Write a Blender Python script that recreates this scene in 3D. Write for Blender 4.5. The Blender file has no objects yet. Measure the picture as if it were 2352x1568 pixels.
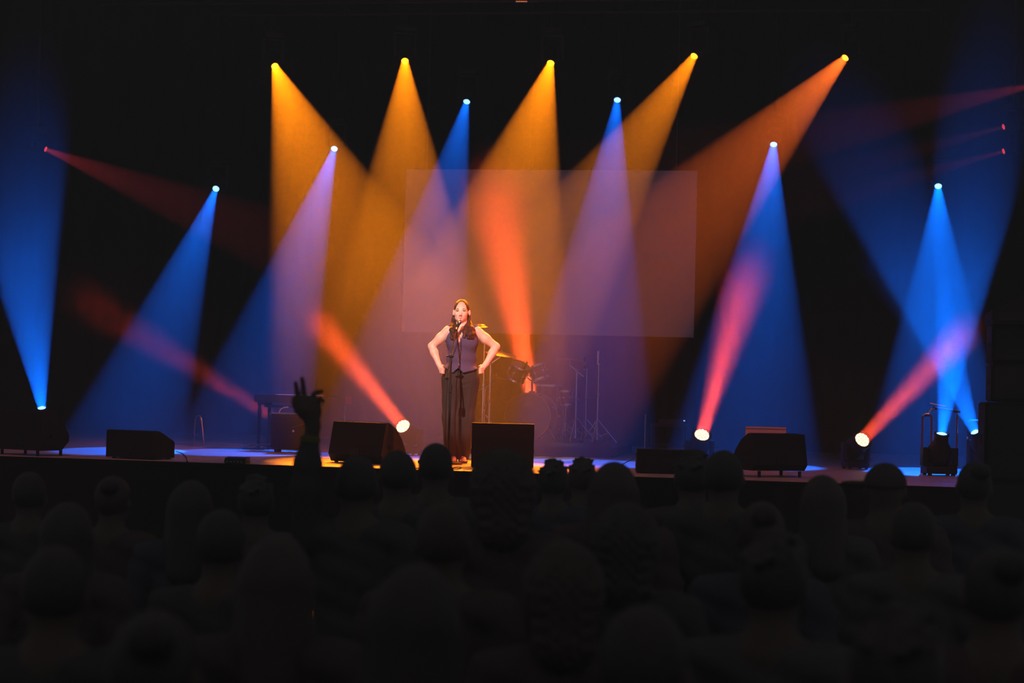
import bpy, bmesh, math, random
import numpy as np
from mathutils import Vector, Matrix, Quaternion

scene = bpy.context.scene
col = scene.collection
rnd = random.Random(7)
R = math.radians

# ------------------------------------------------------------------ camera
FPX = 4340.0                                   # focal length in pixels of the 2352 wide frame
YAW, PITCH, ROLL, EYE = R(9.5), math.atan(111.0 / FPX), R(1.45), 0.783
fwd = Vector((-math.sin(YAW) * math.cos(PITCH), math.cos(YAW) * math.cos(PITCH), math.sin(PITCH)))
rt0 = fwd.cross(Vector((0, 0, 1))).normalized()
up0 = rt0.cross(fwd)
# the frame is turned a little clockwise
rt = rt0 * math.cos(ROLL) + up0 * (-math.sin(ROLL)) * -1
up = rt.cross(fwd)


def ray(px, py):
    return fwd + rt * ((px - 1176.0) / FPX) + up * ((784.0 - py) / FPX)


_d = ray(1060, 1062)
CAM = _d * (EYE / _d.z)                        # the singer stands at the origin of the stage floor
CAM = Vector((CAM.x, CAM.y, EYE))


def at(px, py, d):                             # a point at distance d along the optical axis
    return CAM + ray(px, py) * d


def at_y(px, py, y):                           # a point on the stage-parallel plane y
    r = ray(px, py)
    return CAM + r * ((y - CAM.y) / r.y)


def at_z(px, py, z=0.0):
    r = ray(px, py)
    return CAM + r * ((z - CAM.z) / r.z)


cam_data = bpy.data.cameras.new('camera')
cam_data.sensor_width = 36.0
cam_data.lens = 36.0 * FPX / 2352.0
cam_data.clip_end = 200
cam = bpy.data.objects.new('camera', cam_data)
col.objects.link(cam)
m = Matrix((rt, up, -fwd)).transposed().to_4x4()
m.translation = CAM
cam.matrix_world = m
cam_data.dof.use_dof = True
cam_data.dof.focus_distance = 20.0
cam_data.dof.aperture_fstop = 2.8
scene.camera = cam

# ------------------------------------------------------------------ world, exposure
scene.view_settings.view_transform = 'Standard'
scene.view_settings.look = 'None'
scene.view_settings.exposure = 0.0
scene.view_settings.gamma = 1.0
scene.view_settings.use_curve_mapping = False
scene.cycles.use_denoising = True
scene.cycles.max_bounces = 3
scene.cycles.diffuse_bounces = 1
scene.cycles.adaptive_threshold = 0.03
scene.cycles.volume_bounces = 0
scene.cycles.use_light_tree = True
world = bpy.data.worlds.new('hall_ambient')
scene.world = world
world.use_nodes = True
bg = world.node_tree.nodes['Background']
bg.inputs['Color'].default_value = (0.9, 0.85, 0.9, 1)
bg.inputs['Strength'].default_value = 0.10

BEAM = 2.5                                     # overall lamp power
HAZE, LIFT_HAZE = 0.045, 0.010                 # scattering per metre over the stage, over the crowd


def aim(loc, direction):
    return direction.to_track_quat('-Z', 'Y').to_matrix().to_4x4()


def spot(name, loc, direction, half, power, color, radius=0.015, blend=0.3):
    L = bpy.data.lights.new(name, 'SPOT')
    L.spot_size = 2 * half
    L.spot_blend = blend
    L.energy = power * BEAM
    L.color = color
    L.shadow_soft_size = radius
    o = bpy.data.objects.new(name, L)
    m = aim(loc, direction)
    m.translation = loc
    o.matrix_world = m
    col.objects.link(o)
    return o


AMBER = (1.0, 0.235, 0.002)
AMBER_RED = (1.0, 0.15, 0.012)
BLUE = (0.0, 0.14, 1.0)
RED = (1.0, 0.075, 0.02)
RED_PINK = (1.0, 0.06, 0.022)


def beam_half(a2, direction):
    """real half angle of a cone whose outline in the picture opens by a2 on each side"""
    s = abs(direction.normalized().dot(fwd))
    return math.asin(math.sin(a2) * math.sqrt(max(0.02, 1 - s * s)))


# lamp list: px, py of the lens, stage depth y of the lens, target point, apparent half angle
LAMPS = []
for px, py, y, tx, ty, a2, c, p in [
        (631, 151, 4.0, 964, 1066, 17.5, AMBER, 1.25),
        (930, 139, 4.0, 932, 1066, 15.0, AMBER, 1.15),
        (1265, 144, 4.0, 1020, 1068, 16.5, AMBER, 1.2),
        (1595, 128, 4.0, 985, 1068, 12.0, AMBER, 1.05),
        (1942, 132, 4.0, 1062, 1070, 12.0, AMBER_RED, 1.0)]:
    LAMPS.append(('amber', at_y(px, py, y), at_z(tx, ty), R(a2), c, p))
for px, py, tx, ty, a2, p in [
        (496, 433, 282, 1034, 12.0, 1.0), (768, 341, 555, 1037, 11.5, 0.92), (1072, 233, 893, 1045, 11.5, 0.65),
        (1418, 229, 1333, 1062, 11.0, 0.75), (1777, 331, 1708, 1068, 12.5, 1.0), (2155, 427, 2155, 1082, 13.5, 1.0)]:
    LAMPS.append(('blue', at_y(px, py, 6.0), at_z(tx, ty), R(a2), BLUE, p))


def up_dir(ang, toward):
    """direction leaving the lens at ang degrees from the vertical in the picture, tipped toward the hall"""
    a, t = R(ang), R(toward)
    return ((rt * math.sin(a) + up * math.cos(a)) * math.cos(t) - fwd * math.sin(t)).normalized()


UPS = []
for kind, px, py, y, ang, tw, a2, c, p in [
        ('red', 926, 979, 1.6, -34, 50, 8.0, RED, 1.2), ('red', 1612, 999, 1.6, 9, 47, 9.0, RED_PINK, 1.3),
        ('red', 1980, 1010, 1.6, 29, 56, 8.0, RED, 0.65), ('red', 1223, 930, 4.9, -10.5, 64, 10.0, RED, 1.4),
        ('red', 652, 972, 3.4, -50, 55, 7.0, RED_PINK, 0.13),
        ('blue', 96, 938, 1.0, 0.5, 27, 12.5, BLUE, 2.0), ('blue', 2163, 998, 0.6, 3, 19, 9.5, BLUE, 3.6),
        ('blue', 2240, 993, 1.2, -28, 24, 12.0, BLUE, 1.7)]:
    UPS.append((kind, at_y(px, py, y), up_dir(ang, tw), R(a2), c, p))

K_AMBER, K_BLUE, K_RED, K_UPBLUE = 1750.0, 2200.0, 16.0, 1300.0
HEADS = []


def lens_spot(name, loc, d, half, power, c, rl, deep=0.235):
    """the bulb sits inside the head, so that the cone fills the front glass"""
    back = min(deep, rl * 0.92 / math.tan(half))
    return spot(name, loc - d * back, d, half, power, c)


def disk(name, loc, d, half, power, c, rl):
    L = bpy.data.lights.new(name, 'AREA')
    L.shape = 'DISK'
    L.size = 2 * rl
    L.spread = 2 * half
    L.energy = power
    L.color = c
    o = bpy.data.objects.new(name, L)
    m = aim(loc, d)
    m.translation = loc
    o.matrix_world = m
    col.objects.link(o)


for kind, loc, tgt, a2, c, p in LAMPS:
    d = (tgt - loc).normalized()
    lens_spot(kind + '_beam', loc, d, beam_half(a2, d), p * (K_AMBER if kind == 'amber' else K_BLUE), c, 0.045)
    HEADS.append((kind, loc, d, c))
for kind, loc, d, a2, c, p in UPS:
    if kind == 'red':
        disk('red_upward_beam', loc + d * 0.02, d, beam_half(a2, d), p * K_RED, c, 0.075)
    else:
        lens_spot('blue_upward_beam', loc, d, beam_half(a2, d), p * K_UPBLUE, c, 0.055)
    HEADS.append((kind + '_up', loc, d, c))
# side lamps: dim red beams crossing the upper corners
def flat_dir(ang, toward):
    a, t = R(ang), R(toward)
    return ((rt * math.cos(a) + up * math.sin(a)) * math.cos(t) - fwd * math.sin(t)).normalized()


for px, py, y, ang, a2, p in [(104, 342, 2.0, -22, 7.5, 0.16), (2380, 194, 2.0, 194, 6.0, 0.12),
                              (2306, 291, 2.2, 196, 4.5, 0.04), (2306, 347, 2.6, 196, 4.5, 0.05)]:
    loc, d = at_y(px, py, y), flat_dir(ang, 15)
    lens_spot('red_side_beam', loc, d, beam_half(R(a2), d), 1300.0 * p, (1.0, 0.06, 0.09), 0.034, 0.16)
    HEADS.append(('side', loc, d, RED_PINK))
# follow spot for the singer, from high in the hall, and a warm red wash from the other side
key = at(470, -400, 13.5)
kd = (Vector((0.0, 0.0, 1.0)) - key).normalized()
spot('key_beam', key, kd, R(5.5), 1650.0, (1.0, 0.66, 0.60), 0.03, 0.5)
wash = Vector((8.0, -5.5, 5.2))
spot('red_wash', wash, (Vector((0.0, 0.0, 0.9)) - wash).normalized(), R(8), 1900.0, (1.0, 0.12, 0.03), 0.1, 0.8)
for x, p in ((-4.0, 300.0), (0.4, 350.0), (4.4, 300.0)):
    src = Vector((x, -7.0, 8.2))
    spot('dim_red_wash', src, (Vector((x, -0.6, 0.0)) - src).normalized(), R(14), p, (1.0, 0.15, 0.14), 0.15, 0.7)

# ------------------------------------------------------------------ materials
def mat(name, c, rough=0.6, metal=0.0, vary=0.15, scale=30.0, bump=0.0, emit=None, strength=0.0, spec=0.5):
    """plain procedural surface: base colour broken up by fine noise"""
    m = bpy.data.materials.new(name)
    m.use_nodes = True
    nt = m.node_tree
    b = nt.nodes['Principled BSDF']
    tc = nt.nodes.new('ShaderNodeTexCoord')
    no = nt.nodes.new('ShaderNodeTexNoise')
    no.inputs['Scale'].default_value = scale
    no.inputs['Detail'].default_value = 3
    nt.links.new(tc.outputs['Object'], no.inputs['Vector'])
    mx = nt.nodes.new('ShaderNodeMix')
    mx.data_type = 'RGBA'
    mx.inputs[6].default_value = (*[x * (1 - vary) for x in c], 1)
    mx.inputs[7].default_value = (*[min(1, x * (1 + vary)) for x in c], 1)
    nt.links.new(no.outputs['Fac'], mx.inputs[0])
    nt.links.new(mx.outputs[2], b.inputs['Base Color'])
    b.inputs['Roughness'].default_value = rough
    b.inputs['Metallic'].default_value = metal
    b.inputs['Specular IOR Level'].default_value = spec
    if bump:
        bp = nt.nodes.new('ShaderNodeBump')
        bp.inputs['Strength'].default_value = bump
        bp.inputs['Distance'].default_value = 0.004
        nt.links.new(no.outputs['Fac'], bp.inputs['Height'])
        nt.links.new(bp.outputs[0], b.inputs['Normal'])
    if emit:
        b.inputs['Emission Color'].default_value = (*emit, 1)
        b.inputs['Emission Strength'].default_value = strength
    return m


M = {}
M['deck'] = mat('stage_deck', (0.36, 0.35, 0.34), 0.5, 0, 0.25, 12, 0.05)
M['black'] = mat('black_paint', (0.012, 0.012, 0.013), 0.75, spec=0.2)
M['drape'] = mat('black_serge', (0.006, 0.0055, 0.006), 0.95, 0, 0.3, 60, spec=0.0)
M['hall'] = mat('hall_floor', (0.015, 0.014, 0.014), 0.8, spec=0.1)
M['screen'] = mat('screen_fabric', (0.72, 0.70, 0.70), 0.9, 0, 0.03, 5, spec=0.1)
M['metal_black'] = mat('black_metal', (0.009, 0.009, 0.010), 0.5, 0.0, spec=0.25)
M['chrome'] = mat('chrome', (0.75, 0.74, 0.73), 0.18, 1.0)
M['steel'] = mat('dark_steel', (0.25, 0.24, 0.24), 0.35, 1.0)
M['rubber'] = mat('rubber', (0.012, 0.012, 0.012), 0.8, spec=0.2)
M['cab'] = mat('speaker_paint', (0.011, 0.011, 0.012), 0.7, 0, 0.2, 90, 0.15, spec=0.15)
M['grille'] = mat('speaker_grille', (0.02, 0.02, 0.02), 0.55, 0.0, 0.5, 220, 0.2, spec=0.2)
M['tolex'] = mat('amp_covering', (0.02, 0.018, 0.018), 0.7, 0, 0.3, 150, 0.2, spec=0.25)
M['case_edge'] = mat('aluminium_edge', (0.6, 0.6, 0.62), 0.35, 1.0)
M['shell'] = mat('drum_lacquer', (0.035, 0.008, 0.008), 0.2, 0, 0.3, 8)
M['head_dark'] = mat('drum_head_black', (0.022, 0.02, 0.02), 0.4, 0, 0.1, 20)
M['head_clear'] = mat('drum_head_coated', (0.35, 0.33, 0.31), 0.6, 0, 0.1, 60)
M['cymbal_shaded'] = mat('dim_lit_cymbal', (0.16, 0.09, 0.06), 0.5, 0.7, 0.2, 50)  # darkened copy of the bronze, dim lighting put into the colour
M['cable_grey'] = mat('grey_cable', (0.10, 0.10, 0.11), 0.4)
M['hoop'] = mat('wood_hoop_and_red_lit', (0.22, 0.05, 0.025), 0.3, 0, 0.2, 20)  # drum hoop wood, also the red light painted on the frame tubes
M['print'] = mat('grey_print', (0.12, 0.11, 0.11), 0.5)
M['brass'] = mat('cymbal_bronze', (0.78, 0.58, 0.34), 0.5, 0.35, 0.15, 50)
M['skin'] = mat('skin', (0.70, 0.46, 0.36), 0.5, 0, 0.05, 25)
M['lip'] = mat('lip_red', (0.42, 0.12, 0.10), 0.35)
M['tooth'] = mat('teeth', (0.85, 0.82, 0.76), 0.3)
M['eye_white'] = mat('eye_white', (0.75, 0.72, 0.7), 0.3)
M['iris'] = mat('dark_iris', (0.03, 0.02, 0.015), 0.2)
M['brow'] = mat('brow_hair', (0.05, 0.022, 0.014), 0.7)
M['hair_red'] = mat('auburn_hair', (0.045, 0.013, 0.008), 0.55, 0, 0.5, 55, 0.3, spec=0.3)
M['denim'] = mat('washed_denim', (0.072, 0.056, 0.112), 0.85, 0, 0.35, 140, 0.2, spec=0.1)
M['stitch'] = mat('pale_stitching', (0.30, 0.24, 0.30), 0.8)
M['trouser'] = mat('brown_black_suiting', (0.030, 0.022, 0.020), 0.8, 0, 0.2, 50, spec=0.15)
M['leather'] = mat('brown_leather', (0.10, 0.05, 0.03), 0.5)
M['gold'] = mat('gold_band', (0.75, 0.50, 0.10), 0.3, 0.9)
M['plastic_red'] = mat('red_plastic', (0.55, 0.03, 0.02), 0.5)
M['board_pink_lit'] = mat('pink_lit_white_board', (0.85, 0.45, 0.50), 0.6)  # white board, the red light on it put into the colour as pink
M['white_plastic'] = mat('white_plastic', (0.75, 0.78, 0.8), 0.4)
M['dark_plastic'] = mat('dark_plastic', (0.02, 0.02, 0.022), 0.5, spec=0.3)
M['led_blue'] = mat('blue_led', (0.1, 0.2, 0.8), 0.4, emit=(0.1, 0.25, 1.0), strength=3.0)
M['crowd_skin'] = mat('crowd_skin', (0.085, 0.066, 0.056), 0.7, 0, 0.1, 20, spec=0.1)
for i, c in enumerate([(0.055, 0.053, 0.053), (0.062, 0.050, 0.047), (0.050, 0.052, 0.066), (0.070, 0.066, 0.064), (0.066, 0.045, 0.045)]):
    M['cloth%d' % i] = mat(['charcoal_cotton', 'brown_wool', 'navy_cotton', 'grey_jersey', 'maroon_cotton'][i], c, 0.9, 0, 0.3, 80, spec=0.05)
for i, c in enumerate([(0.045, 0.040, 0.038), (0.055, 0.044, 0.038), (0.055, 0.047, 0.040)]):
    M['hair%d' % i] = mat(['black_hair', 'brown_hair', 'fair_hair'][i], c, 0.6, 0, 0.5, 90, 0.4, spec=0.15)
M['olive_band'] = mat('olive_cuff', (0.09, 0.10, 0.012), 0.8)
M['lens_wash'] = mat('wash_lens', (0.9, 0.7, 0.5), 0.2, emit=(1.0, 0.66, 0.32), strength=1.15)
M['led_wash'] = mat('wash_led', (0.9, 0.8, 0.6), 0.2, emit=(1.0, 0.88, 0.62), strength=2.6)


def glass(name, c, strength):
    """front glass of a lamp: lets the beam through and glows itself"""
    m = bpy.data.materials.new(name)
    m.use_nodes = True
    nt = m.node_tree
    nt.nodes.clear()
    out = nt.nodes.new('ShaderNodeOutputMaterial')
    ad = nt.nodes.new('ShaderNodeAddShader')
    em = nt.nodes.new('ShaderNodeEmission')
    tr = nt.nodes.new('ShaderNodeBsdfTransparent')
    em.inputs['Color'].default_value = (*c, 1)
    em.inputs['Strength'].default_value = strength
    nt.links.new(em.outputs[0], ad.inputs[0])
    nt.links.new(tr.outputs[0], ad.inputs[1])
    nt.links.new(ad.outputs[0], out.inputs['Surface'])
    return m


M['lens_amber'] = glass('amber_lens', (1.0, 0.40, 0.02), 1.4)
M['lens_blue'] = glass('blue_lens', (0.25, 0.55, 1.0), 1.8)
M['lens_red'] = glass('red_lens', (1.0, 0.06, 0.08), 0.4)


# ------------------------------------------------------------------ mesh tools
class MB:
    def __init__(self):
        self.v, self.f = [], []

    def add(self, vs, fs):
        n = len(self.v)
        self.v += [tuple(p) for p in vs]
        self.f += [tuple(i + n for i in q) for q in fs]
        return self

    def box(self, lo, hi, rot=None, bev=0.0):
        lo, hi = Vector(lo), Vector(hi)
        c, h = (lo + hi) / 2, (hi - lo) / 2
        b = min(bev, min(h) * 0.9)
        vs, fs = [], []
        if b <= 0:
            for x in (-1, 1):
                for y in (-1, 1):
                    for z in (-1, 1):
                        vs.append(Vector((x * h.x, y * h.y, z * h.z)))
            fs = [(0, 1, 3, 2), (4, 6, 7, 5), (0, 4, 5, 1), (2, 3, 7, 6), (0, 2, 6, 4), (1, 5, 7, 3)]
        else:
            bm = bmesh.new()
            bmesh.ops.create_cube(bm, size=1)
            for v in bm.verts:
                v.co = Vector((v.co.x * 2 * h.x, v.co.y * 2 * h.y, v.co.z * 2 * h.z))
            bmesh.ops.bevel(bm, geom=bm.edges[:], offset=b, segments=2, affect='EDGES')
            bm.verts.index_update()
            vs = [v.co.copy() for v in bm.verts]
            fs = [tuple(v.index for v in f.verts) for f in bm.faces]
            bm.free()
        if rot is not None:
            vs = [rot @ v for v in vs]
        return self.add([v + c for v in vs], fs)

    def tube(self, pts, r, n=8, closed=False, taper=None):
        pts = [Vector(p) for p in pts]
        k = len(pts)
        rings = []
        u = None
        for i, p in enumerate(pts):
            if closed:
                t = (pts[(i + 1) % k] - pts[i - 1]).normalized()
            else:
                t = (pts[min(i + 1, k - 1)] - pts[max(i - 1, 0)]).normalized()
            if u is None:
                u = t.orthogonal().normalized()
            u = (u - t * u.dot(t))
            u = u.normalized() if u.length > 1e-6 else t.orthogonal().normalized()
            w = t.cross(u)
            rr = r if taper is None else taper[i]
            rings.append([p + (u * math.cos(2 * math.pi * j / n) + w * math.sin(2 * math.pi * j / n)) * rr for j in range(n)])
        vs = [q for ring in rings for q in ring]
        fs = []
        for i in range(k if closed else k - 1):
            a, b = i * n, ((i + 1) % k) * n
            for j in range(n):
                fs.append((a + j, a + (j + 1) % n, b + (j + 1) % n, b + j))
        if not closed:
            fs.append(tuple(range(n - 1, -1, -1)))
            fs.append(tuple((k - 1) * n + j for j in range(n)))
        return self.add(vs, fs)

    def lathe(self, prof, axis=(0, 0, 1), o=(0, 0, 0), n=24, caps=True):
        a = Vector(axis).normalized()
        u = a.orthogonal().normalized()
        w = a.cross(u)
        o = Vector(o)
        vs = [o + a * h + (u * math.cos(2 * math.pi * j / n) + w * math.sin(2 * math.pi * j / n)) * max(r, 1e-4)
              for r, h in prof for j in range(n)]
        fs = []
        for i in range(len(prof) - 1):
            for j in range(n):
                fs.append((i * n + j, i * n + (j + 1) % n, (i + 1) * n + (j + 1) % n, (i + 1) * n + j))
        if caps:
            fs.append(tuple(range(n - 1, -1, -1)))
            fs.append(tuple((len(prof) - 1) * n + j for j in range(n)))
        return self.add(vs, fs)

    def cyl(self, p, q, r, n=16):
        p, q = Vector(p), Vector(q)
        return self.lathe([(r, 0), (r, (q - p).length)], q - p, p, n)

    def ball(self, c, r, n=12, sc=(1, 1, 1)):
        c = Vector(c)
        vs, fs = [], []
        for i in range(n // 2 + 1):
            t = math.pi * i / (n // 2)
            for j in range(n):
                p = 2 * math.pi * j / n
                vs.append(c + Vector((r * sc[0] * math.sin(t) * math.cos(p), r * sc[1] * math.sin(t) * math.sin(p), r * sc[2] * math.cos(t))))
        for i in range(n // 2):
            for j in range(n):
                fs.append((i * n + j, i * n + (j + 1) % n, (i + 1) * n + (j + 1) % n, (i + 1) * n + j))
        return self.add(vs, fs)

    def prism(self, prof, x0, x1):
        """outline in the y,z plane pulled along x"""
        k = len(prof)
        vs = [(x0, y, z) for y, z in prof] + [(x1, y, z) for y, z in prof]
        fs = [tuple(range(k - 1, -1, -1)), tuple(range(k, 2 * k))]
        for i in range(k):
            fs.append((i, (i + 1) % k, k + (i + 1) % k, k + i))
        return self.add(vs, fs)

    def build(self, name, material, parent=None, smooth=35, loc=None):
        me = bpy.data.meshes.new(name)
        me.from_pydata(self.v, [], self.f)
        bm = bmesh.new()
        bm.from_mesh(me)
        bmesh.ops.remove_doubles(bm, verts=bm.verts, dist=1e-5)
        bmesh.ops.recalc_face_normals(bm, faces=bm.faces)
        bm.to_mesh(me)
        bm.free()
        me.materials.append(material)
        if smooth:
            me.polygons.foreach_set('use_smooth', [True] * len(me.polygons))
            me.set_sharp_from_angle(angle=R(smooth))
        o = bpy.data.objects.new(name, me)
        col.objects.link(o)
        if parent is not None:
            o.parent = parent
        if loc is not None:
            o.location = loc
        return o


def thing(name, label, cat, loc=(0, 0, 0), rz=0.0, group=None):
    o = bpy.data.objects.new(name, None)
    o.empty_display_size = 0.1
    col.objects.link(o)
    o.location = loc
    o.rotation_euler = (0, 0, rz)
    return tag(o, label, cat, group)


def tag(o, label, cat, group=None):
    o['label'] = label
    o['category'] = cat
    if group:
        o['group'] = group
    return o


def structure(o):
    o['kind'] = 'structure'
    return o


def copy_tree(o, parent=None):
    c = o.copy()
    col.objects.link(c)
    c.parent = parent
    for ch in list(o.children):
        copy_tree(ch, c)
    return c


# signed-distance sculpting: rounded shapes melted together, skinned with surface nets
class Sculpt:
    def __init__(self, lo, hi, h):
        self.lo, self.h = np.array(lo, float), h
        self.n = np.ceil((np.array(hi) - self.lo) / h).astype(int) + 1
        self.F = np.full(self.n, 1.0, np.float32)
        self.ax = [self.lo[i] + np.arange(self.n[i]) * h for i in range(3)]

    def _win(self, lo, hi):
        a = np.clip(np.floor((np.array(lo) - self.lo) / self.h).astype(int), 0, self.n - 1)
        b = np.clip(np.ceil((np.array(hi) - self.lo) / self.h).astype(int) + 1, 1, self.n)
        sl = tuple(slice(a[i], max(b[i], a[i] + 1)) for i in range(3))
        X, Y, Z = np.meshgrid(*[self.ax[i][sl[i]] for i in range(3)], indexing='ij', sparse=True)
        return sl, X, Y, Z

    def _mix(self, sl, d, k):
        f = self.F[sl]
        hh = np.maximum(k - np.abs(f - d), 0) / k if k > 0 else 0
        self.F[sl] = np.minimum(f, d) - hh * hh * k * 0.25

    def cap(self, a, b, ra, rb=None, k=0.02):
        rb = ra if rb is None else rb
        a, b = np.array(a, float), np.array(b, float)
        mr = max(ra, rb) + k + 3 * self.h
        sl, X, Y, Z = self._win(np.minimum(a, b) - mr, np.maximum(a, b) + mr)
        ab = b - a
        t = np.clip(((X - a[0]) * ab[0] + (Y - a[1]) * ab[1] + (Z - a[2]) * ab[2]) / max(ab @ ab, 1e-9), 0, 1)
        d = np.sqrt((X - a[0] - t * ab[0]) ** 2 + (Y - a[1] - t * ab[1]) ** 2 + (Z - a[2] - t * ab[2]) ** 2) - (ra + t * (rb - ra))
        self._mix(sl, d, k)
        return self

    def chain(self, pts, rs, k=0.02):
        for i in range(len(pts) - 1):
            self.cap(pts[i], pts[i + 1], rs[i], rs[i + 1], k)
        return self

    @staticmethod
    def _ell(X, Y, Z, c, r):
        x, y, z = (X - c[0]) / r[0], (Y - c[1]) / r[1], (Z - c[2]) / r[2]
        k0 = np.sqrt(x * x + y * y + z * z)
        k1 = np.sqrt((x / r[0]) ** 2 + (y / r[1]) ** 2 + (z / r[2]) ** 2) + 1e-9
        return k0 * (k0 - 1) / k1

    def ell(self, c, r, k=0.02):
        m = k + 3 * self.h
        sl, X, Y, Z = self._win(np.array(c) - np.array(r) - m, np.array(c) + np.array(r) + m)
        self._mix(sl, self._ell(X, Y, Z, c, r), k)
        return self

    def cut_ell(self, c, r):
        m = 3 * self.h
        sl, X, Y, Z = self._win(np.array(c) - np.array(r) - m, np.array(c) + np.array(r) + m)
        self.F[sl] = np.maximum(self.F[sl], -self._ell(X, Y, Z, c, r))
        return self

    def cut_cap(self, a, b, ra, rb=None):
        s = Sculpt.__new__(Sculpt)
        s.lo, s.h, s.n, s.ax = self.lo, self.h, self.n, self.ax
        s.F = np.full(self.n, 1.0, np.float32)
        s.cap(a, b, ra, rb, 1e-4)
        self.F = np.maximum(self.F, -s.F)
        return self

    def keep(self, fn):
        X, Y, Z = np.meshgrid(*self.ax, indexing='ij', sparse=True)
        self.F = np.maximum(self.F, fn(X, Y, Z).astype(np.float32))
        return self

    def warp(self, fn):
        X, Y, Z = np.meshgrid(*self.ax, indexing='ij', sparse=True)
        self.F = (self.F + fn(X, Y, Z)).astype(np.float32)
        return self

    def build(self, name, material, parent=None):
        F = self.F
        F = np.pad(F, 1, constant_values=1.0)
        lo = self.lo - self.h
        S = F < 0
        corners = [(i, j, k) for i in (0, 1) for j in (0, 1) for k in (0, 1)]
        nx, ny, nz = (s - 1 for s in F.shape)
        cnt = np.zeros((nx, ny, nz), np.int8)
        for i, j, k in corners:
            cnt += S[i:nx + i, j:ny + j, k:nz + k]
        act = (cnt > 0) & (cnt < 8)
        idx = np.argwhere(act)
        num = np.full((nx, ny, nz), -1, np.int64)
        num[act] = np.arange(len(idx))
        acc = np.zeros((len(idx), 3))
        wt = np.zeros(len(idx))
        for a in corners:
            for ax in range(3):
                if a[ax]:
                    continue
                b = list(a)
                b[ax] = 1
                fa = F[idx[:, 0] + a[0], idx[:, 1] + a[1], idx[:, 2] + a[2]].astype(float)
                fb = F[idx[:, 0] + b[0], idx[:, 1] + b[1], idx[:, 2] + b[2]].astype(float)
                cr = (fa < 0) != (fb < 0)
                t = np.where(cr, fa / np.where(cr, fa - fb, 1), 0)
                p = np.array(a, float)[None, :].repeat(len(idx), 0)
                p[:, ax] = t
                acc[cr] += p[cr]
                wt[cr] += 1
        V = lo + (idx + acc / wt[:, None]) * self.h
        faces = []
        for ax in range(3):
            u, w = [(1, 2), (2, 0), (0, 1)][ax]
            sa = [slice(1, -1)] * 3
            sa[ax] = slice(0, -1)
            sb = list(sa)
            sb[ax] = slice(1, None)
            ed = S[tuple(sa)] != S[tuple(sb)]
            e = np.argwhere(ed)
            off = np.ones(3, int)
            off[ax] = 0
            e = e + off
            inside = S[e[:, 0], e[:, 1], e[:, 2]]
            q = []
            for du, dw in ((-1, -1), (0, -1), (0, 0), (-1, 0)):
                c = e.copy()
                c[:, u] += du
                c[:, w] += dw
                q.append(num[c[:, 0], c[:, 1], c[:, 2]])
            q = np.stack(q, 1)
            q[~inside] = q[~inside][:, ::-1]
            faces.append(q)
        Q = np.concatenate(faces)
        Q = Q[(Q >= 0).all(1)]
        me = bpy.data.meshes.new(name)
        me.vertices.add(len(V))
        me.vertices.foreach_set('co', V.ravel())
        me.loops.add(len(Q) * 4)
        me.loops.foreach_set('vertex_index', Q.ravel().astype(np.int32))
        me.polygons.add(len(Q))
        me.polygons.foreach_set('loop_start', np.arange(0, len(Q) * 4, 4, dtype=np.int32))
        me.polygons.foreach_set('use_smooth', [True] * len(Q))
        me.update(calc_edges=True)
        me.materials.append(material)
        o = bpy.data.objects.new(name, me)
        col.objects.link(o)
        if parent is not None:
            o.parent = parent
        return o


# ------------------------------------------------------------------ the setting
STAGE_Y0, STAGE_Y1, STAGE_X0, STAGE_X1, HALL_Z = -2.05, 8.4, -9.6, 8.4, -1.2
fl = structure(MB().box((STAGE_X0, STAGE_Y0 + 0.02, -0.25), (STAGE_X1, STAGE_Y1, -0.03)).build('floor', M['black'], smooth=0))
panel = MB().box((-0.996, -0.496, -0.03), (0.996, 0.496, 0.0), bev=0.003).build('deck_panel', M['deck'], fl)
first = True
for i in range(9):
    for j in range(10):
        o = panel if first else panel.copy()
        if not first:
            col.objects.link(o)
            o.parent = fl
        first = False
        o.location = (STAGE_X0 + 1 + 2 * i, STAGE_Y0 + 0.55 + j * 1.0, 0.0015 * ((i * 7 + j * 3) % 3 - 2))
structure(MB().box((STAGE_X0, STAGE_Y0 - 0.02, -0.04), (STAGE_X1, STAGE_Y0 + 0.05, 0.0), bev=0.01).build('trim_1', M['drape'], smooth=0))


def pleats(x0, x1, z0, z1, y, step, depth, thick=0.03):
    n = max(4, int((x1 - x0) / step) * 6)
    mb = MB()
    vs, fs = [], []
    for i in range(n + 1):
        x = x0 + (x1 - x0) * i / n
        yy = y + depth * math.sin(i * math.pi / 3.0) * (0.8 + 0.2 * math.sin(i * 0.37))
        for q in (0, thick):
            for z in (z0, z1):
                vs.append((x, yy + q, z))
    for i in range(n):
        a, b = i * 4, i * 4 + 4
        fs += [(a, b, b + 1, a + 1), (a + 2, a + 3, b + 3, b + 2), (a + 1, b + 1, b + 3, a + 3), (a, a + 2, b + 2, b)]
    fs += [(0, 1, 3, 2), (n * 4, n * 4 + 2, n * 4 + 3, n * 4 + 1)]
    return mb.add(vs, fs)


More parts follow.
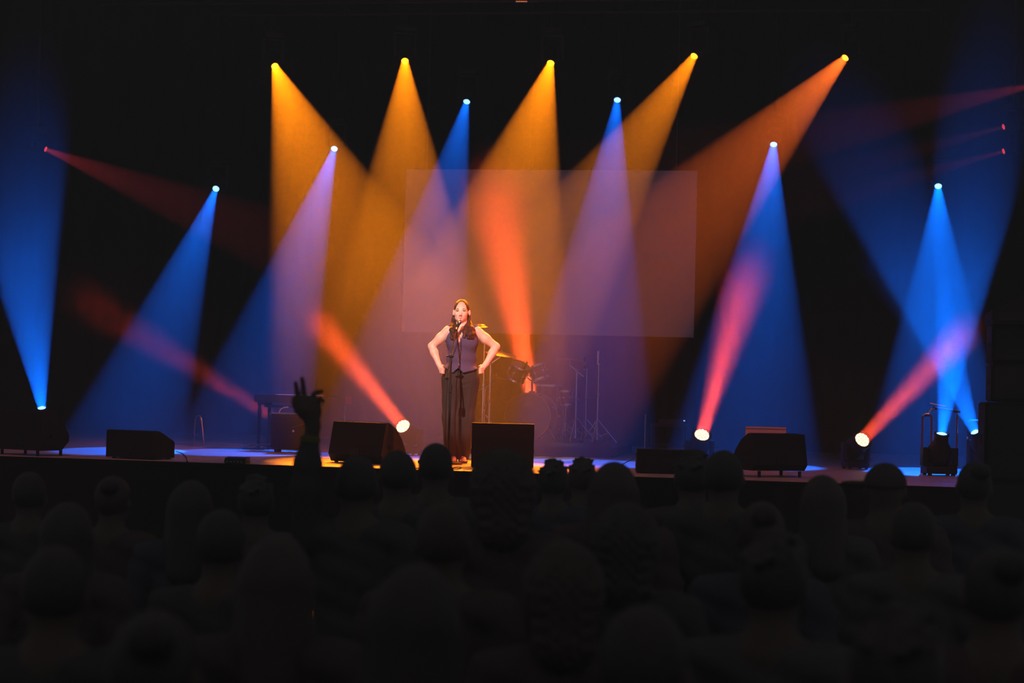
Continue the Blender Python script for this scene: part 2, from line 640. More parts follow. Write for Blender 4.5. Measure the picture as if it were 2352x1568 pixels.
structure(pleats(STAGE_X0, STAGE_X1, HALL_Z, -0.04, STAGE_Y0 - 0.06, 0.25, 0.02).build('wall_front', M['drape'], smooth=60))
structure(MB().box((STAGE_X0, 8.4, -0.25), (STAGE_X1, 8.6, 8.4)).build('wall_back', M['black'], smooth=0))
structure(MB().box((STAGE_X0 - 0.2, STAGE_Y0, -0.25), (STAGE_X0, 8.6, 8.4)).build('wall_left', M['black'], smooth=0))
structure(MB().box((STAGE_X1, STAGE_Y0, -0.25), (STAGE_X1 + 0.2, 8.6, 8.4)).build('wall_right', M['black'], smooth=0))
structure(MB().box((STAGE_X0 - 0.2, STAGE_Y0, 8.4), (STAGE_X1 + 0.2, 8.6, 8.6)).build('ceiling', M['black'], smooth=0))
structure(MB().box((-12, -26, HALL_Z - 0.1), (12, STAGE_Y0 - 0.1, HALL_Z)).build('floor', M['hall'], smooth=0))
for k, (x0, x1) in enumerate([(-9.4, -0.6), (-0.55, 8.2)]):
    t = thing('backdrop_curtain', ['black pleated backdrop curtain on the keyboard side, behind the left edge of the screen',
                                   'black pleated backdrop curtain behind most of the screen, on the loudspeaker stack side'][k],
              'curtain', ((x0 + x1) / 2, 7.9, 0), 0, 'black backdrop curtains')
    pleats(x0 - (x0 + x1) / 2, x1 - (x0 + x1) / 2, 0.01, 8.1, 0, 0.3, 0.05).build('cloth', M['drape'], t, smooth=60)
    MB().cyl((x0 - (x0 + x1) / 2, 0, 8.15), (x1 - (x0 + x1) / 2, 0, 8.15), 0.03, 10).build('curtain_rail', M['metal_black'], t)
    for q in (-3.5, 0, 3.5):
        MB().cyl((q, 0, 8.15), (q, 0, 8.4), 0.006, 6).build('hanger', M['steel'], t)

HAZE_Y = -0.3
# haze over the stage: dense around the lamps, thinner in front of the stage edge
hz = bpy.data.materials.new('stage_haze')
hz.use_nodes = True
nt = hz.node_tree
nt.nodes.clear()
out = nt.nodes.new('ShaderNodeOutputMaterial')
vs_ = nt.nodes.new('ShaderNodeVolumeScatter')
vs_.inputs['Color'].default_value = (1, 1, 1, 1)
vs_.inputs['Density'].default_value = HAZE
vs_.inputs['Anisotropy'].default_value = 0.35
nt.links.new(vs_.outputs[0], out.inputs['Volume'])
o = MB().box((STAGE_X0 + 0.05, HAZE_Y, 0.004), (STAGE_X1 - 0.05, 8.3, 8.35)).build('haze', hz, smooth=0)
o['kind'] = 'stuff'
tag(o, 'thin stage haze that makes the coloured beams visible', 'haze')

hh_ = hz.copy()
hh_.name = 'black_lift_haze'
[n for n in hh_.node_tree.nodes if n.type == 'VOLUME_SCATTER'][0].inputs['Density'].default_value = LIFT_HAZE
o = MB().box((-9.5, -25.5, HALL_Z + 0.004), (8.3, -6.0, 8.35)).build('haze', hh_, smooth=0)  # added volume, scatters the ambient light to lift the blacks
o['kind'] = 'stuff'
tag(o, 'very thin haze added over the crowd to lift the dark of the hall', 'haze')

# projection screen
A, B = at_y(933, 389, 7.0), at_y(1594, 773, 7.0)
A2, B2 = at_y(923, 763, 7.0), at_y(1601, 391, 7.0)
x0, x1, z0, z1 = (A.x + A2.x) / 2, (B.x + B2.x) / 2, (B.z + A2.z) / 2, (A.z + B2.z) / 2
scr = thing('projection_screen', 'large plain white projection screen hanging behind the drum kit', 'screen', ((x0 + x1) / 2, 7.0, z0))
w2, hh = (x1 - x0) / 2, z1 - z0
MB().box((-w2, 0, 0), (w2, 0.012, hh)).build('fabric', M['screen'], scr, smooth=0)
for zz in (0.0, hh - 0.04):
    MB().box((-w2, 0.013, zz), (w2, 0.05, zz + 0.04)).build('frame_bar', M['metal_black'], scr, smooth=0)
for xx in (-w2, w2 - 0.04):
    MB().box((xx, 0.013, 0.04), (xx + 0.04, 0.05, hh - 0.04)).build('frame_bar', M['metal_black'], scr, smooth=0)
for xx in (-w2 + 0.3, w2 - 0.3):
    MB().cyl((xx, 0.03, hh), (xx, 0.03, 8.4 - z0), 0.006, 6).build('hanging_cable', M['steel'], scr)


# ------------------------------------------------------------------ lighting rig
def batten(label, y, z, x0, x1):
    t = thing('lighting_batten', label, 'batten', (0, y, z), 0, 'lighting battens above the stage')
    MB().cyl((x0, 0, 0), (x1, 0, 0), 0.025, 10).build('pipe', M['metal_black'], t)
    for q in range(5):
        x = x0 + 0.2 + (x1 - x0 - 0.4) * q / 4
        MB().cyl((x, 0, 0.02), (x, 0, 8.4 - z), 0.006, 6).build('hanging_cable', M['metal_black'], t)
    return t


batten('long black batten carrying the row of five amber moving heads', 4.1, 5.62, -4.4, 5.0)
batten('long black batten from which the blue heads are dropped on poles', 6.1, 6.3, -5.8, 6.2)
fb = batten('bare batten along the top edge of the view with one shiny spot', 1.0, 5.13, -4.6, 5.2)
MB().cyl((0.29, 0, 0), (0.42, 0, 0), 0.03, 12).build('pipe_glint', M['chrome'], fb)  # short chrome piece added as the bright glint on the pipe


def moving_head(name, label, cat, group, lens, d, hang, drop, sc, lens_m, wash=False, pipe=None):
    """lens = centre of the front glass, d = the way it points, hang = +1 under a pipe, -1 on a floor"""
    piv = lens - d * 0.17 * sc
    base = piv + Vector((0, 0, hang * drop))
    t = thing(name, label, cat, base, 0, group)
    P, Lx = piv - base, lens - base
    a = d.cross(Vector((0, 0, 1)))
    a = a.normalized() if a.length > 0.05 else Vector((1, 0, 0))
    b = a.cross(Vector((0, 0, 1))).normalized()
    rot = Matrix((a, b, Vector((0, 0, 1)))).transposed()
    rl = 0.082 * sc if wash else 0.046 * sc
    hr = (0.115 if wash else 0.1) * sc
    if wash:
        prof = [(0.03 * sc, -0.15 * sc), (hr * 0.8, -0.135 * sc), (hr, -0.08 * sc), (hr, 0.03 * sc), (rl * 1.22, 0.12 * sc), (rl * 1.18, 0.165 * sc)]
    else:                                       # hollow, open at the front glass
        prof = [(0.0, -0.12 * sc), (hr * 0.7, -0.118 * sc), (hr, -0.07 * sc), (hr, 0.04 * sc), (rl * 1.3, 0.11 * sc), (rl * 1.25, 0.175 * sc),
                (rl * 1.06, 0.175 * sc), (rl * 1.06, -0.10 * sc), (0.0, -0.10 * sc)]
    MB().lathe(prof, d, P, 24, caps=wash).build('head', M['metal_black'], t)
    MB().lathe([(rl * 1.25, 0), (rl * 1.38, 0.004), (rl * 1.38, 0.02 * sc), (rl * 1.1, 0.024 * sc), (rl * 1.1, 0.0)], d, Lx - d * 0.008 * sc, 24, caps=False).build('lens_ring', M['metal_black'], t)
    ln = MB().lathe([(rl * 1.02, 0), (rl * 0.9, 0.006 * sc), (0.0, 0.012 * sc)], d, Lx, 24).build('lens', lens_m, t)
    if wash:
        u = d.orthogonal().normalized()
        w = d.cross(u)
        mb = MB()
        for ring, cnt in ((0.0, 1), (0.42, 6), (0.82, 12)):
            for q in range(cnt):
                g = 2 * math.pi * q / cnt
                mb.lathe([(rl * 0.17, 0), (rl * 0.13, 0.006), (0.0, 0.008)], d, Lx + (u * math.cos(g) + w * math.sin(g)) * rl * ring + d * 0.008 * sc, 8)
        mb.build('led_cells', M['led_wash'], ln)['kind'] = 'stuff'
    wa = hr + 0.03 * sc
    zlo, zhi = (P.z - 0.05 * sc, -0.045 * sc) if hang > 0 else (0.045 * sc, P.z + 0.05 * sc)
    for s in (-1, 1):
        c = a * (s * wa)
        MB().box((c.x - 0.02 * sc, c.y - 0.045 * sc, zlo), (c.x + 0.02 * sc, c.y + 0.045 * sc, zhi), rot, 0.006).build('yoke_arm', M['metal_black'], t)
    zc = -0.055 * sc if hang > 0 else 0.045 * sc
    MB().box((-wa - 0.02 * sc, -0.05 * sc, zc - 0.014 * sc), (wa + 0.02 * sc, 0.05 * sc, zc + 0.014 * sc), rot, 0.008).build('yoke_bridge', M['metal_black'], t)
    MB().box((-0.13 * sc, -0.1 * sc, -0.03 * sc), (0.13 * sc, 0.1 * sc, 0.032 * sc), rot, 0.01).build('base', M['metal_black'], t)
    if pipe is not None:
        MB().tube([(0, 0, 0.02 * sc), (0, 0, 0.1 * sc), (0, pipe[0] - base.y, pipe[1] - base.z + 0.01)], 0.022, 8).build('clamp', M['metal_black'], t)
    if hang < 0:
        for sx in (-1, 1):
            for sy in (-1, 1):
                f = rot @ Vector((sx * 0.1 * sc, sy * 0.075 * sc, 0))
                MB().cyl((f.x, f.y, -base.z + 0.0), (f.x, f.y, -0.03 * sc), 0.018 * sc, 8).build('foot', M['rubber'], t)
    return t


n_am = ['first in the row, over the keyboard side', 'second in the row, beam straight down',
        'third in the row, above the screen', 'fourth in the row, beam slanting toward the singer',
        'last in the row, deeper orange, slanting most']
n_bl = ['lowest one, over the keyboard side of the stage', 'second in the row, crossing the first amber beam',
        'third in the row, above the screen, nearer the singer', 'fourth in the row, above the screen, away from singer',
        'fifth in the row, beside the screen', 'last in the row, over two blue floor lamps']
n_red = ['beside the wedge monitor near the singer, beam leaning left', 'red beam crossing the fifth blue beam',
         'nearest to the blue floor lamps, red beam leaning right', 'hidden behind the drum kit, orange beam rising behind the toms',
         'hidden behind the guitar amplifier, faint red beam leaning left']
n_ub = ['beaming straight up behind the outermost wedge monitor', 'seen from behind with its yoke, blue beam going straight up',
        'behind the flight case, blue beam leaning over the red one']
i_am = i_bl = i_red = i_ub = 0
for kind, loc, d, c in HEADS:
    if kind == 'amber':
        moving_head('moving_head_light', 'moving head lamp beaming amber, ' + n_am[i_am], 'stage light', 'amber moving heads on the batten',
                    loc, d, 1, 0.3, 1.0, M['lens_amber'], pipe=(4.1, 5.62))
        i_am += 1
    elif kind == 'blue':
        t = moving_head('moving_head_light', 'moving head lamp beaming blue, ' + n_bl[i_bl], 'stage light', 'blue moving heads on drop poles',
                        loc, d, 1, 0.3, 1.0, M['lens_blue'])
        MB().tube([(0, 0, 0.02), (0, 0, 0.2), (0, 6.1 - t.location.y, 0.4), (0, 6.1 - t.location.y, 6.3 - t.location.z)], 0.018, 8).build('drop_pole', M['metal_black'], t)
        i_bl += 1
    elif kind == 'red_up':
        moving_head('wash_light', 'round floor wash lamp, ' + n_red[i_red], 'stage light', 'red floor wash lamps',
                    loc, d, -1, (loc - d * 0.17).z - 0.048, 1.0, M['lens_wash'], True)
        i_red += 1
    elif kind == 'blue_up':
        sc = 1.25 if i_ub == 1 else 1.0
        moving_head('moving_head_light', 'floor moving head, ' + n_ub[i_ub], 'stage light', 'blue floor moving heads',
                    loc, d, -1, (loc - d * 0.17 * sc).z - 0.045 * sc, sc, M['lens_blue'])
        i_ub += 1
side = [h for h in HEADS if h[0] == 'side']
n_sd = ['small side lamp with a dim red lens, pointing in from the wing beside the keyboard', 'side lamp at the top of the loudspeaker side, sending a dim red beam inward',
        'upper of the two small red side lamps above the loudspeaker stack', 'lower of the two small red side lamps above the loudspeaker stack']
for i, (kind, loc, d, c) in enumerate(side):
    t = moving_head('side_light', n_sd[i], 'stage light', 'red side lamps', loc, d, 1, 0.2, 0.75, M['lens_red'])
    MB().cyl((0, 0, 0.02), (0, 0, 8.4 - t.location.z), 0.02, 8).build('drop_pole', M['metal_black'], t)

# ------------------------------------------------------------------ the singer
S = 20.04 / FPX
cr, sr = math.cos(ROLL), math.sin(ROLL)


def L(px, py, y=0.0):
    """picture point on the singer -> her own x (picture right), y (away), z (up)"""
    dx, dy = px - 1060.0, 1062.0 - py
    return (( dx * cr - dy * sr) * S, y, (dx * sr + dy * cr) * S)


TURN = math.atan2(-CAM.x, -CAM.y) * -1.0        # she faces the camera
singer = thing('person', 'singer in a sleeveless denim waistcoat and dark trousers, hands on hips at the microphone', 'person',
               (0, 0, 0), math.atan2(CAM.x, -CAM.y))
b = Sculpt((-0.45, -0.24, -0.01), (0.45, 0.22, 1.76), 0.0048)
# head
b.ell(L(1060, 710, 0.012), (0.072, 0.093, 0.098), 0.02)
b.ell(L(1058.4, 724, -0.022), (0.064, 0.066, 0.072), 0.03)
b.cap(L(1056.8, 735, -0.055), L(1057.4, 735, -0.055), 0.022, None, 0.035)
b.cap(L(1052, 730.5, -0.02), L(1063.5, 730.5, -0.02), 0.025, None, 0.03)
b.cap(L(1058.2, 715, -0.078), L(1057.6, 723, -0.099), 0.007, 0.011, 0.014)
b.ell(L(1055.6, 724, -0.09), (0.007, 0.008, 0.006), 0.008)
b.ell(L(1060.0, 724, -0.09), (0.007, 0.008, 0.006), 0.008)
b.ell(L(1049.5, 721.5, -0.055), (0.019, 0.020, 0.018), 0.02)
b.ell(L(1066.5, 721.5, -0.055), (0.019, 0.020, 0.018), 0.02)
b.cap(L(1050, 711, -0.068), L(1066, 711, -0.068), 0.014, None, 0.02)
for ex in (1050.6, 1065.4):
    b.cut_ell(L(ex, 715, -0.092), (0.014, 0.014, 0.008))
b.cut_ell(L(1057.6, 728.6, -0.094), (0.028, 0.016, 0.008))
for ex, s_ in ((1042.0, -1), (1078.2, 1)):
    b.ell(L(ex, 718.5, 0.012), (0.012, 0.024, 0.032), 0.012)
    b.cut_ell(L(ex + s_ * 1.6, 718.5, -0.004), (0.006, 0.012, 0.018))
# neck, trunk
b.cap(L(1060.5, 735, 0.022), L(1062, 757, 0.03), 0.052, 0.060, 0.03)
for sx in (1036, 1089):
    b.cap(L(1061.5, 749, 0.035), L(sx, 757, 0.03), 0.042, 0.046, 0.05)
b.ell(L(1061.5, 783, 0.01), (0.160, 0.098, 0.150), 0.05)
for sx in (1046, 1078):
    b.ell(L(sx, 788, -0.062), (0.070, 0.062, 0.072), 0.04)
b.ell(L(1060, 820, 0.01), (0.138, 0.092, 0.110), 0.06)
b.ell(L(1058, 860, 0.015), (0.175, 0.115, 0.130), 0.06)
# arms: shoulder, elbow, wrist
for sh, el, wr, kn in (((1029, 760), (991.5, 795), (1007.5, 836), (1013.5, 849)), ((1095.5, 761), (1139.5, 796), (1116, 836), (1106.5, 849))):
    b.chain([L(*sh, 0.015), L(sh[0] * 0.55 + el[0] * 0.45, sh[1] * 0.55 + el[1] * 0.45 + 1.0, 0.03), L(*el, 0.055)], [0.054, 0.050, 0.039], 0.03)
    b.chain([L(*el, 0.055), L(el[0] * 0.65 + wr[0] * 0.35, el[1] * 0.65 + wr[1] * 0.35, 0.02), L(*wr, -0.03)], [0.039, 0.041, 0.026], 0.02)
    sg = 1 if sh[0] < 1060 else -1
    # palm on the hip, fingers curled forward around it, thumb behind
    b.cap(L(*wr, -0.03), L(kn[0], kn[1] - 2, -0.055), 0.024, 0.030, 0.02)
    for q in range(4):
        k0 = L(kn[0] - sg * 3.0 + sg * 0.2 * q, kn[1] - 4.5 + 3.6 * q, -0.070)
        k1 = L(kn[0] + sg * 2.4, kn[1] - 3.5 + 3.7 * q, -0.104)
        k2 = L(kn[0] + sg * 6.4, kn[1] - 2.5 + 3.7 * q, -0.098 + 0.004 * abs(q - 1.5))
        b.chain([k0, k1, k2], [0.0098, 0.0092, 0.0078], 0.005)
    b.chain([L(kn[0] - sg * 1, kn[1] - 6, -0.03), L(kn[0] + sg * 2, kn[1] - 9, 0.0), L(kn[0] + sg * 6, kn[1] - 8, 0.03)], [0.014, 0.012, 0.009], 0.01)
# legs and feet
for hx, kx, ax in ((1040, 1041, 1040), (1077, 1071, 1063)):
    b.chain([L(hx, 880, 0.015), L(kx, 962, 0.0), L(ax, 1044, 0.03)], [0.088, 0.056, 0.036], 0.04)
    a_ = L(ax, 1058, 0)
    b.chain([(a_[0], 0.05, 0.045), (a_[0], -0.04, 0.045), (a_[0] + 0.01, -0.13, 0.03)], [0.034, 0.036, 0.028], 0.03)
    for q in range(5):
        b.chain([(a_[0] - 0.026 + 0.014 * q, -0.13, 0.028), (a_[0] - 0.028 + 0.0155 * q, -0.175 + 0.012 * abs(q - (1 if hx < 1060 else 3)), 0.022)], [0.010, 0.008], 0.005)
b.build('body', M['skin'], singer)
# face details
for ex in (1050.6, 1065.4):
    e = L(ex, 714.8, -0.076)
    o = MB().ball(e, 0.0108, 14, (1.1, 1, 0.62)).build('eye', M['eye_white'], singer)
    MB().ball((e[0] - 0.001, e[1] - 0.0086, e[2] - 0.0012), 0.0052, 10, (1, 0.5, 0.95)).build('iris', M['iris'], o)
    MB().tube([(e[0] - 0.015, e[1] - 0.006, e[2] + 0.002), (e[0] - 0.006, e[1] - 0.0118, e[2] + 0.0045), (e[0] + 0.006, e[1] - 0.0118, e[2] + 0.0045), (e[0] + 0.015, e[1] - 0.005, e[2] + 0.003)],
              0.003, 6).build('eyelid', M['brow'], o)
    s_ = -1 if ex < 1058 else 1
    MB().tube([L(ex - s_ * 3.2, 711.3, -0.086), L(ex, 709.8, -0.087), L(ex + s_ * 3.9, 711.2, -0.076)], 0.003, 6, taper=[0.0035, 0.0035, 0.0018]).build('eyebrow', M['brow'], singer)
lw = 6.9
MB().tube([L(1057.6 - lw, 727.0, -0.070), L(1057.6 - 3, 727.9, -0.086), L(1057.6, 727.6, -0.092), L(1057.6 + 3, 727.7, -0.086), L(1057.6 + lw, 726.4, -0.068)], 0.004, 8,
          taper=[0.002, 0.0042, 0.004, 0.0042, 0.002]).build('upper_lip', M['lip'], singer)
MB().tube([L(1057.6 - lw, 727.2, -0.070), L(1057.6 - 3, 730.4, -0.084), L(1057.6, 731.8, -0.089), L(1057.6 + 3, 730.2, -0.084), L(1057.6 + lw, 726.6, -0.068)], 0.005, 8,
          taper=[0.002, 0.0036, 0.004, 0.0036, 0.002]).build('lower_lip', M['lip'], singer)
MB().tube([L(1057.6 - 5.2, 728.2, -0.076), L(1057.6 - 2, 729.3, -0.0865), L(1057.6 + 2, 729.2, -0.0865), L(1057.6 + 5.2, 727.8, -0.075)], 0.0045, 8).build('teeth', M['tooth'], singer)
# hair
h = Sculpt((-0.2, -0.2, 1.2), (0.2, 0.2, 1.76), 0.0048)
h.ell(L(1060.3, 708, 0.026), (0.082, 0.098, 0.098), 0.01)
h.cut_ell(L(1058.6, 719, -0.115), (0.071, 0.118, 0.088))
h.cut_ell(L(1041.4, 719, 0.0), (0.022, 0.028, 0.034))
h.cut_ell(L(1078.6, 719, 0.0), (0.022, 0.028, 0.034))
h.ell(L(1061, 738, 0.085), (0.078, 0.042, 0.14), 0.03)
h.chain([L(1044.5, 716, 0.05), L(1041, 733, 0.05), L(1038.5, 748, 0.0), L(1037.5, 758, -0.07), L(1041, 770, -0.11), L(1045, 778, -0.118)], [0.018, 0.018, 0.021, 0.024, 0.022, 0.012], 0.02)
h.chain([L(1045, 735, 0.05), L(1044, 750, -0.03), L(1045, 762, -0.085), L(1049, 774, -0.112)], [0.018, 0.022, 0.022, 0.012], 0.02)
h.chain([L(1038, 766, -0.1), L(1035.5, 775, -0.122), L(1038.5, 779, -0.13), L(1042, 777, -0.13)], [0.012, 0.010, 0.009, 0.006], 0.006)
h.chain([L(1075.5, 716, 0.05), L(1077, 733, 0.045), L(1079, 747, 0.0), L(1082, 757, -0.07), L(1080, 768, -0.115), L(1075, 776, -0.128)], [0.018, 0.021, 0.028, 0.034, 0.032, 0.016], 0.02)
h.chain([L(1074, 735, 0.045), L(1071.5, 750, -0.03), L(1068, 762, -0.088), L(1066, 775, -0.118)], [0.018, 0.022, 0.026, 0.012], 0.02)
h.chain([L(1086, 758, -0.06), L(1087, 768, -0.09), L(1084, 776, -0.115), L(1079, 778, -0.125)], [0.020, 0.020, 0.018, 0.010], 0.014)
h.warp(lambda X, Y, Z: 0.0022 * np.sin(X * 620 + 40 * np.sin(Z * 22)) * np.clip(1.66 - Z, 0, 0.06) / 0.06 + 0.0009 * np.sin(X * 330 + Y * 120))
h.build('hair', M['hair_red'], singer)
# waistcoat
v = Sculpt((-0.26, -0.22, 0.85), (0.26, 0.2, 1.5), 0.0046)
for sx in (1035, 1089):
    v.cap(L(1061.5, 752, 0.035), L(sx + (2 if sx > 1060 else -2), 757, 0.03), 0.046, 0.056, 0.04)
v.ell(L(1061.5, 783, 0.01), (0.172, 0.112, 0.160), 0.05)
for sx in (1046, 1078):
    v.ell(L(sx, 788, -0.054), (0.080, 0.068, 0.085), 0.06)
v.ell(L(1060, 822, 0.01), (0.166, 0.114, 0.120), 0.06)
v.ell(L(1058, 858, 0.012), (0.204, 0.150, 0.130), 0.05)
# armholes, neck opening, hem
v.cut_cap(L(1012.5, 757, 0.0), L(1015, 775, 0.02), 0.058, 0.046)
v.cut_cap(L(1111.5, 757, 0.0), L(1108.5, 777, 0.02), 0.058, 0.046)
v.cut_cap(L(1061, 735, -0.01), L(1061.5, 752, 0.0), 0.07, 0.066)
vx, _, vz = L(1054, 789)
v.keep(lambda X, Y, Z: np.where(Y < 0.0, np.minimum((Z - vz) * 0.94, 1) * 0.36 - np.abs(X - vx - (Z - vz) * 0.03) * 0.94 + 0 * Y, -1.0))
hem = [L(1012, 842), L(1018, 843), L(1040, 857), L(1052.5, 845), L(1064, 857), L(1099, 847), L(1104, 846)]
hx_, hz_ = [p[0] for p in hem], [p[2] for p in hem]
hbk = L(1058, 842)[2]
v.keep(lambda X, Y, Z: (np.where(Y < 0.02, np.interp(X, hx_, hz_), hbk) - Z) * 0.8)
v.keep(lambda X, Y, Z: Z - L(1061, 745)[2] + 0 * X + 0 * Y)
v.warp(lambda X, Y, Z: 0.0035 * np.sin(Z * 75 + X * 14) * np.exp(-((Z - L(0, 826)[2]) / 0.07) ** 2) * np.clip(np.abs(X) * 8, 0.2, 1))
v.build('waistcoat', M['denim'], singer)


def front(px, py, surf, extra=0.004):
    """depth of the waistcoat or trouser front at a picture point"""
    x, _, z = L(px, py)
    i = int(round((x - surf.lo[0]) / surf.h))
    k = int(round((z - surf.lo[2]) / surf.h))
    colm = surf.F[min(max(i, 0), surf.n[0] - 1), :, min(max(k, 0), surf.n[2] - 1)]
    w = np.where(colm < 0)[0]
    y = surf.lo[1] + (w[0] * surf.h if len(w) else surf.n[1] * surf.h * 0.5)
    return (x, y - extra, z)


MB().tube([front(1054.2, q, v, 0.0) for q in range(790, 845, 5)], 0.0028, 6).build('placket_seam', M['stitch'], singer)
for q in (795, 810.5, 826, 840):
    p = front(1052.6, q, v, 0.003)
    MB().lathe([(0.0075, 0), (0.008, 0.003), (0.006, 0.005), (0.0, 0.0045)], (0, -1, 0), p, 12).build('button', M['steel'], singer)
for xs in ((1064, 828.5, 1084, 827.5), (1026, 828, 1042, 828.5)):
    MB().tube([front(xs[0] + (xs[2] - xs[0]) * q / 6, xs[1] + (xs[3] - xs[1]) * q / 6, v, 0.001) for q in range(7)], 0.0035, 6).build('pocket_welt', M['denim'], singer)
MB().tube([front(q, 840 + 0.1 * abs(q - 1058), v, 0.001) for q in (1086, 1090, 1094)], 0.003, 6).build('side_tab', M['stitch'], singer)
# chain with a pendant in the neck opening
neck = [L(1050, 757, -0.055), L(1054, 770, -0.108), L(1057.5, 777, -0.118), L(1060, 770, -0.108), L(1068, 757, -0.055)]
nk = MB().tube(neck, 0.002, 6).build('necklace', M['chrome'], singer)
MB().ball(L(1057.5, 779, -0.12), 0.005, 8, (0.8, 0.5, 1.3)).build('pendant', M['chrome'], nk)
# wide trousers
w = Sculpt((-0.28, -0.22, 0.0), (0.26, 0.22, 1.08), 0.0052)
w.ell(L(1058, 872, 0.012), (0.180, 0.120, 0.24), 0.05)
w.chain([L(1037, 872, 0.01), L(1037.5, 960, -0.005), L(1040, 1052, -0.005)], [0.106, 0.098, 0.088], 0.05)
w.chain([L(1078.5, 872, 0.01), L(1071, 960, -0.01), L(1062.5, 1053, -0.02)], [0.104, 0.088, 0.072], 0.05)
w.keep(lambda X, Y, Z: L(1058, 839)[2] * -1 + Z + 0 * X + 0 * Y)
w.keep(lambda X, Y, Z: 0.035 - Z + 0 * X + 0 * Y)
w.warp(lambda X, Y, Z: 0.0035 * np.sin(X * 90 + 3 * np.sin(Z * 5)) * np.clip(0.95 - Z, 0, 0.4) / 0.4 + 0.0025 * np.exp(-((Z - 0.84) / 0.05) ** 2) * np.sin(Z * 110 - np.abs(X) * 40) * np.clip(1 - np.abs(X) / 0.12, 0, 1))
w.build('trousers', M['trouser'], singer)
MB().tube([front(1056, 848 + q, w, 0.0) for q in range(0, 40, 6)], 0.003, 6).build('fly_seam', M['trouser'], singer)
for ax, s_ in ((1040, -1), (1063, 1)):
    a_ = L(ax, 1058, 0)
    sh = MB().prism([(0.1, 0.0), (0.1, 0.03), (0.0, 0.018), (-0.14, 0.014), (-0.19, 0.02), (-0.195, 0.008), (-0.18, 0.0)], a_[0] - 0.045, a_[0] + 0.045).build('sandal', M['leather'], singer, smooth=0)
    MB().tube([(a_[0] - 0.046, -0.11, 0.012), (a_[0] - 0.03, -0.115, 0.05), (a_[0] + 0.01, -0.12, 0.062), (a_[0] + 0.05, -0.11, 0.012)], 0.006, 8).build('strap', M['leather'], sh)
    MB().tube([(a_[0] - 0.044, -0.02, 0.015), (a_[0] - 0.03, -0.05, 0.08), (a_[0] + 0.03, -0.05, 0.08), (a_[0] + 0.044, -0.02, 0.015)], 0.006, 8).build('strap', M['leather'], sh)

# microphone on a boom stand, a step in front of her
RZ = singer.rotation_euler.z
rotS = Matrix.Rotation(RZ, 3, 'Z')


def SW(px, py, y):                              # singer coordinates -> world
    return rotS @ Vector(L(px, py, y))


yc = -0.46
foot = L(1030, 1062, yc)
sc_c = (1 + (yc + 0.0) / 20.04)                 # it is nearer to the hall than she is
stand = thing('microphone_stand', 'black boom microphone stand right in front of the singer', 'microphone stand', (rotS @ Vector((foot[0] * sc_c, yc, 0)))[:], RZ)
c0 = Vector((foot[0] * sc_c, yc, 0))


def K(px, py, y):
    x, _, z = L(px, py)
    k = 1 + y / 20.04
    return Vector((x * k, y, EYE + (z - EYE) * k)) - c0


cl = K(1033, 818, yc)
cl.x, cl.y = 0.0, 0.0
mtop = K(1047, 758, -0.17)
dirb = (cl - mtop).normalized()
MB().cyl((0, 0, 0.02), (0, 0, cl.z - 0.3), 0.0125, 12).build('lower_tube', M['metal_black'], stand)
MB().cyl((0, 0, cl.z - 0.34), (0, 0, cl.z), 0.009, 12).build('upper_tube', M['metal_black'], stand)
MB().lathe([(0.013, -0.03), (0.019, -0.025), (0.019, 0.05), (0.012, 0.06)], (0, 0, 1), (0, 0, cl.z - 0.35), 12).build('height_clutch', M['rubber'], stand)
MB().ball(cl, 0.024, 12, (1, 0.8, 1)).cyl(cl + Vector((-0.05, 0, 0)), cl + Vector((0.03, 0, 0)), 0.008, 8).build('boom_clutch', M['metal_black'], stand)
MB().cyl(mtop + dirb * 0.01, cl + dirb * 0.29, 0.0075, 10).build('boom', M['metal_black'], stand)
MB().cyl(cl + dirb * 0.27, cl + dirb * 0.34, 0.018, 12).build('counterweight', M['rubber'], stand)
MB().lathe([(0.145, 0.0), (0.145, 0.012), (0.12, 0.022), (0.02, 0.03), (0.0135, 0.05)], (0, 0, 1), (0, 0, 0), 28).build('base', M['metal_black'], stand)
tip = K(1057.5, 735.5, -0.165)
ax_ = (tip - mtop).normalized()
MB().lathe([(0.015, -0.01), (0.016, 0.0), (0.0165, 0.006), (0.016, 0.007)], ax_, mtop, 14, caps=False).build('clip', M['rubber'], stand)
mw = stand.matrix_world
micp = Matrix.Rotation(RZ, 3, 'Z') @ (mtop) + Vector(stand.location)
axw = Matrix.Rotation(RZ, 3, 'Z') @ ax_
mic = thing('microphone', 'black hand microphone with a gold ring, clipped to the boom at her mouth', 'microphone', micp[:])
ln = (tip - mtop).length
MB().lathe([(0.010, -0.035), (0.013, -0.03), (0.014, 0.0), (0.0165, ln * 0.55), (0.0165, ln - 0.045)], axw, (0, 0, 0), 18).build('handle', M['metal_black'], mic)
MB().lathe([(0.0145, 0), (0.0175, 0.002), (0.0178, 0.022), (0.0145, 0.024)], axw, axw * 0.008, 18).build('ring', M['gold'], mic)
MB().lathe([(0.0165, ln - 0.045), (0.0195, ln - 0.038), (0.0205, ln - 0.02), (0.017, ln - 0.005), (0.009, ln + 0.004), (0, ln + 0.006)], axw, (0, 0, 0), 18).build('grille', M['steel'], mic)
cb = [(0, 0, 0)] + [tuple(rotS @ Vector(q)) for q in ((0.03, -0.05, -0.05), (0.005, -0.1, -0.2), (-0.07, -0.24, -0.4), (-0.08, -0.26, -0.8), (-0.08, -0.28, -1.2), (-0.02, -0.4, -1.435), (0.25, -0.7, -1.44))]
MB().tube(cb, 0.0035, 6).build('cable', M['rubber'], mic)

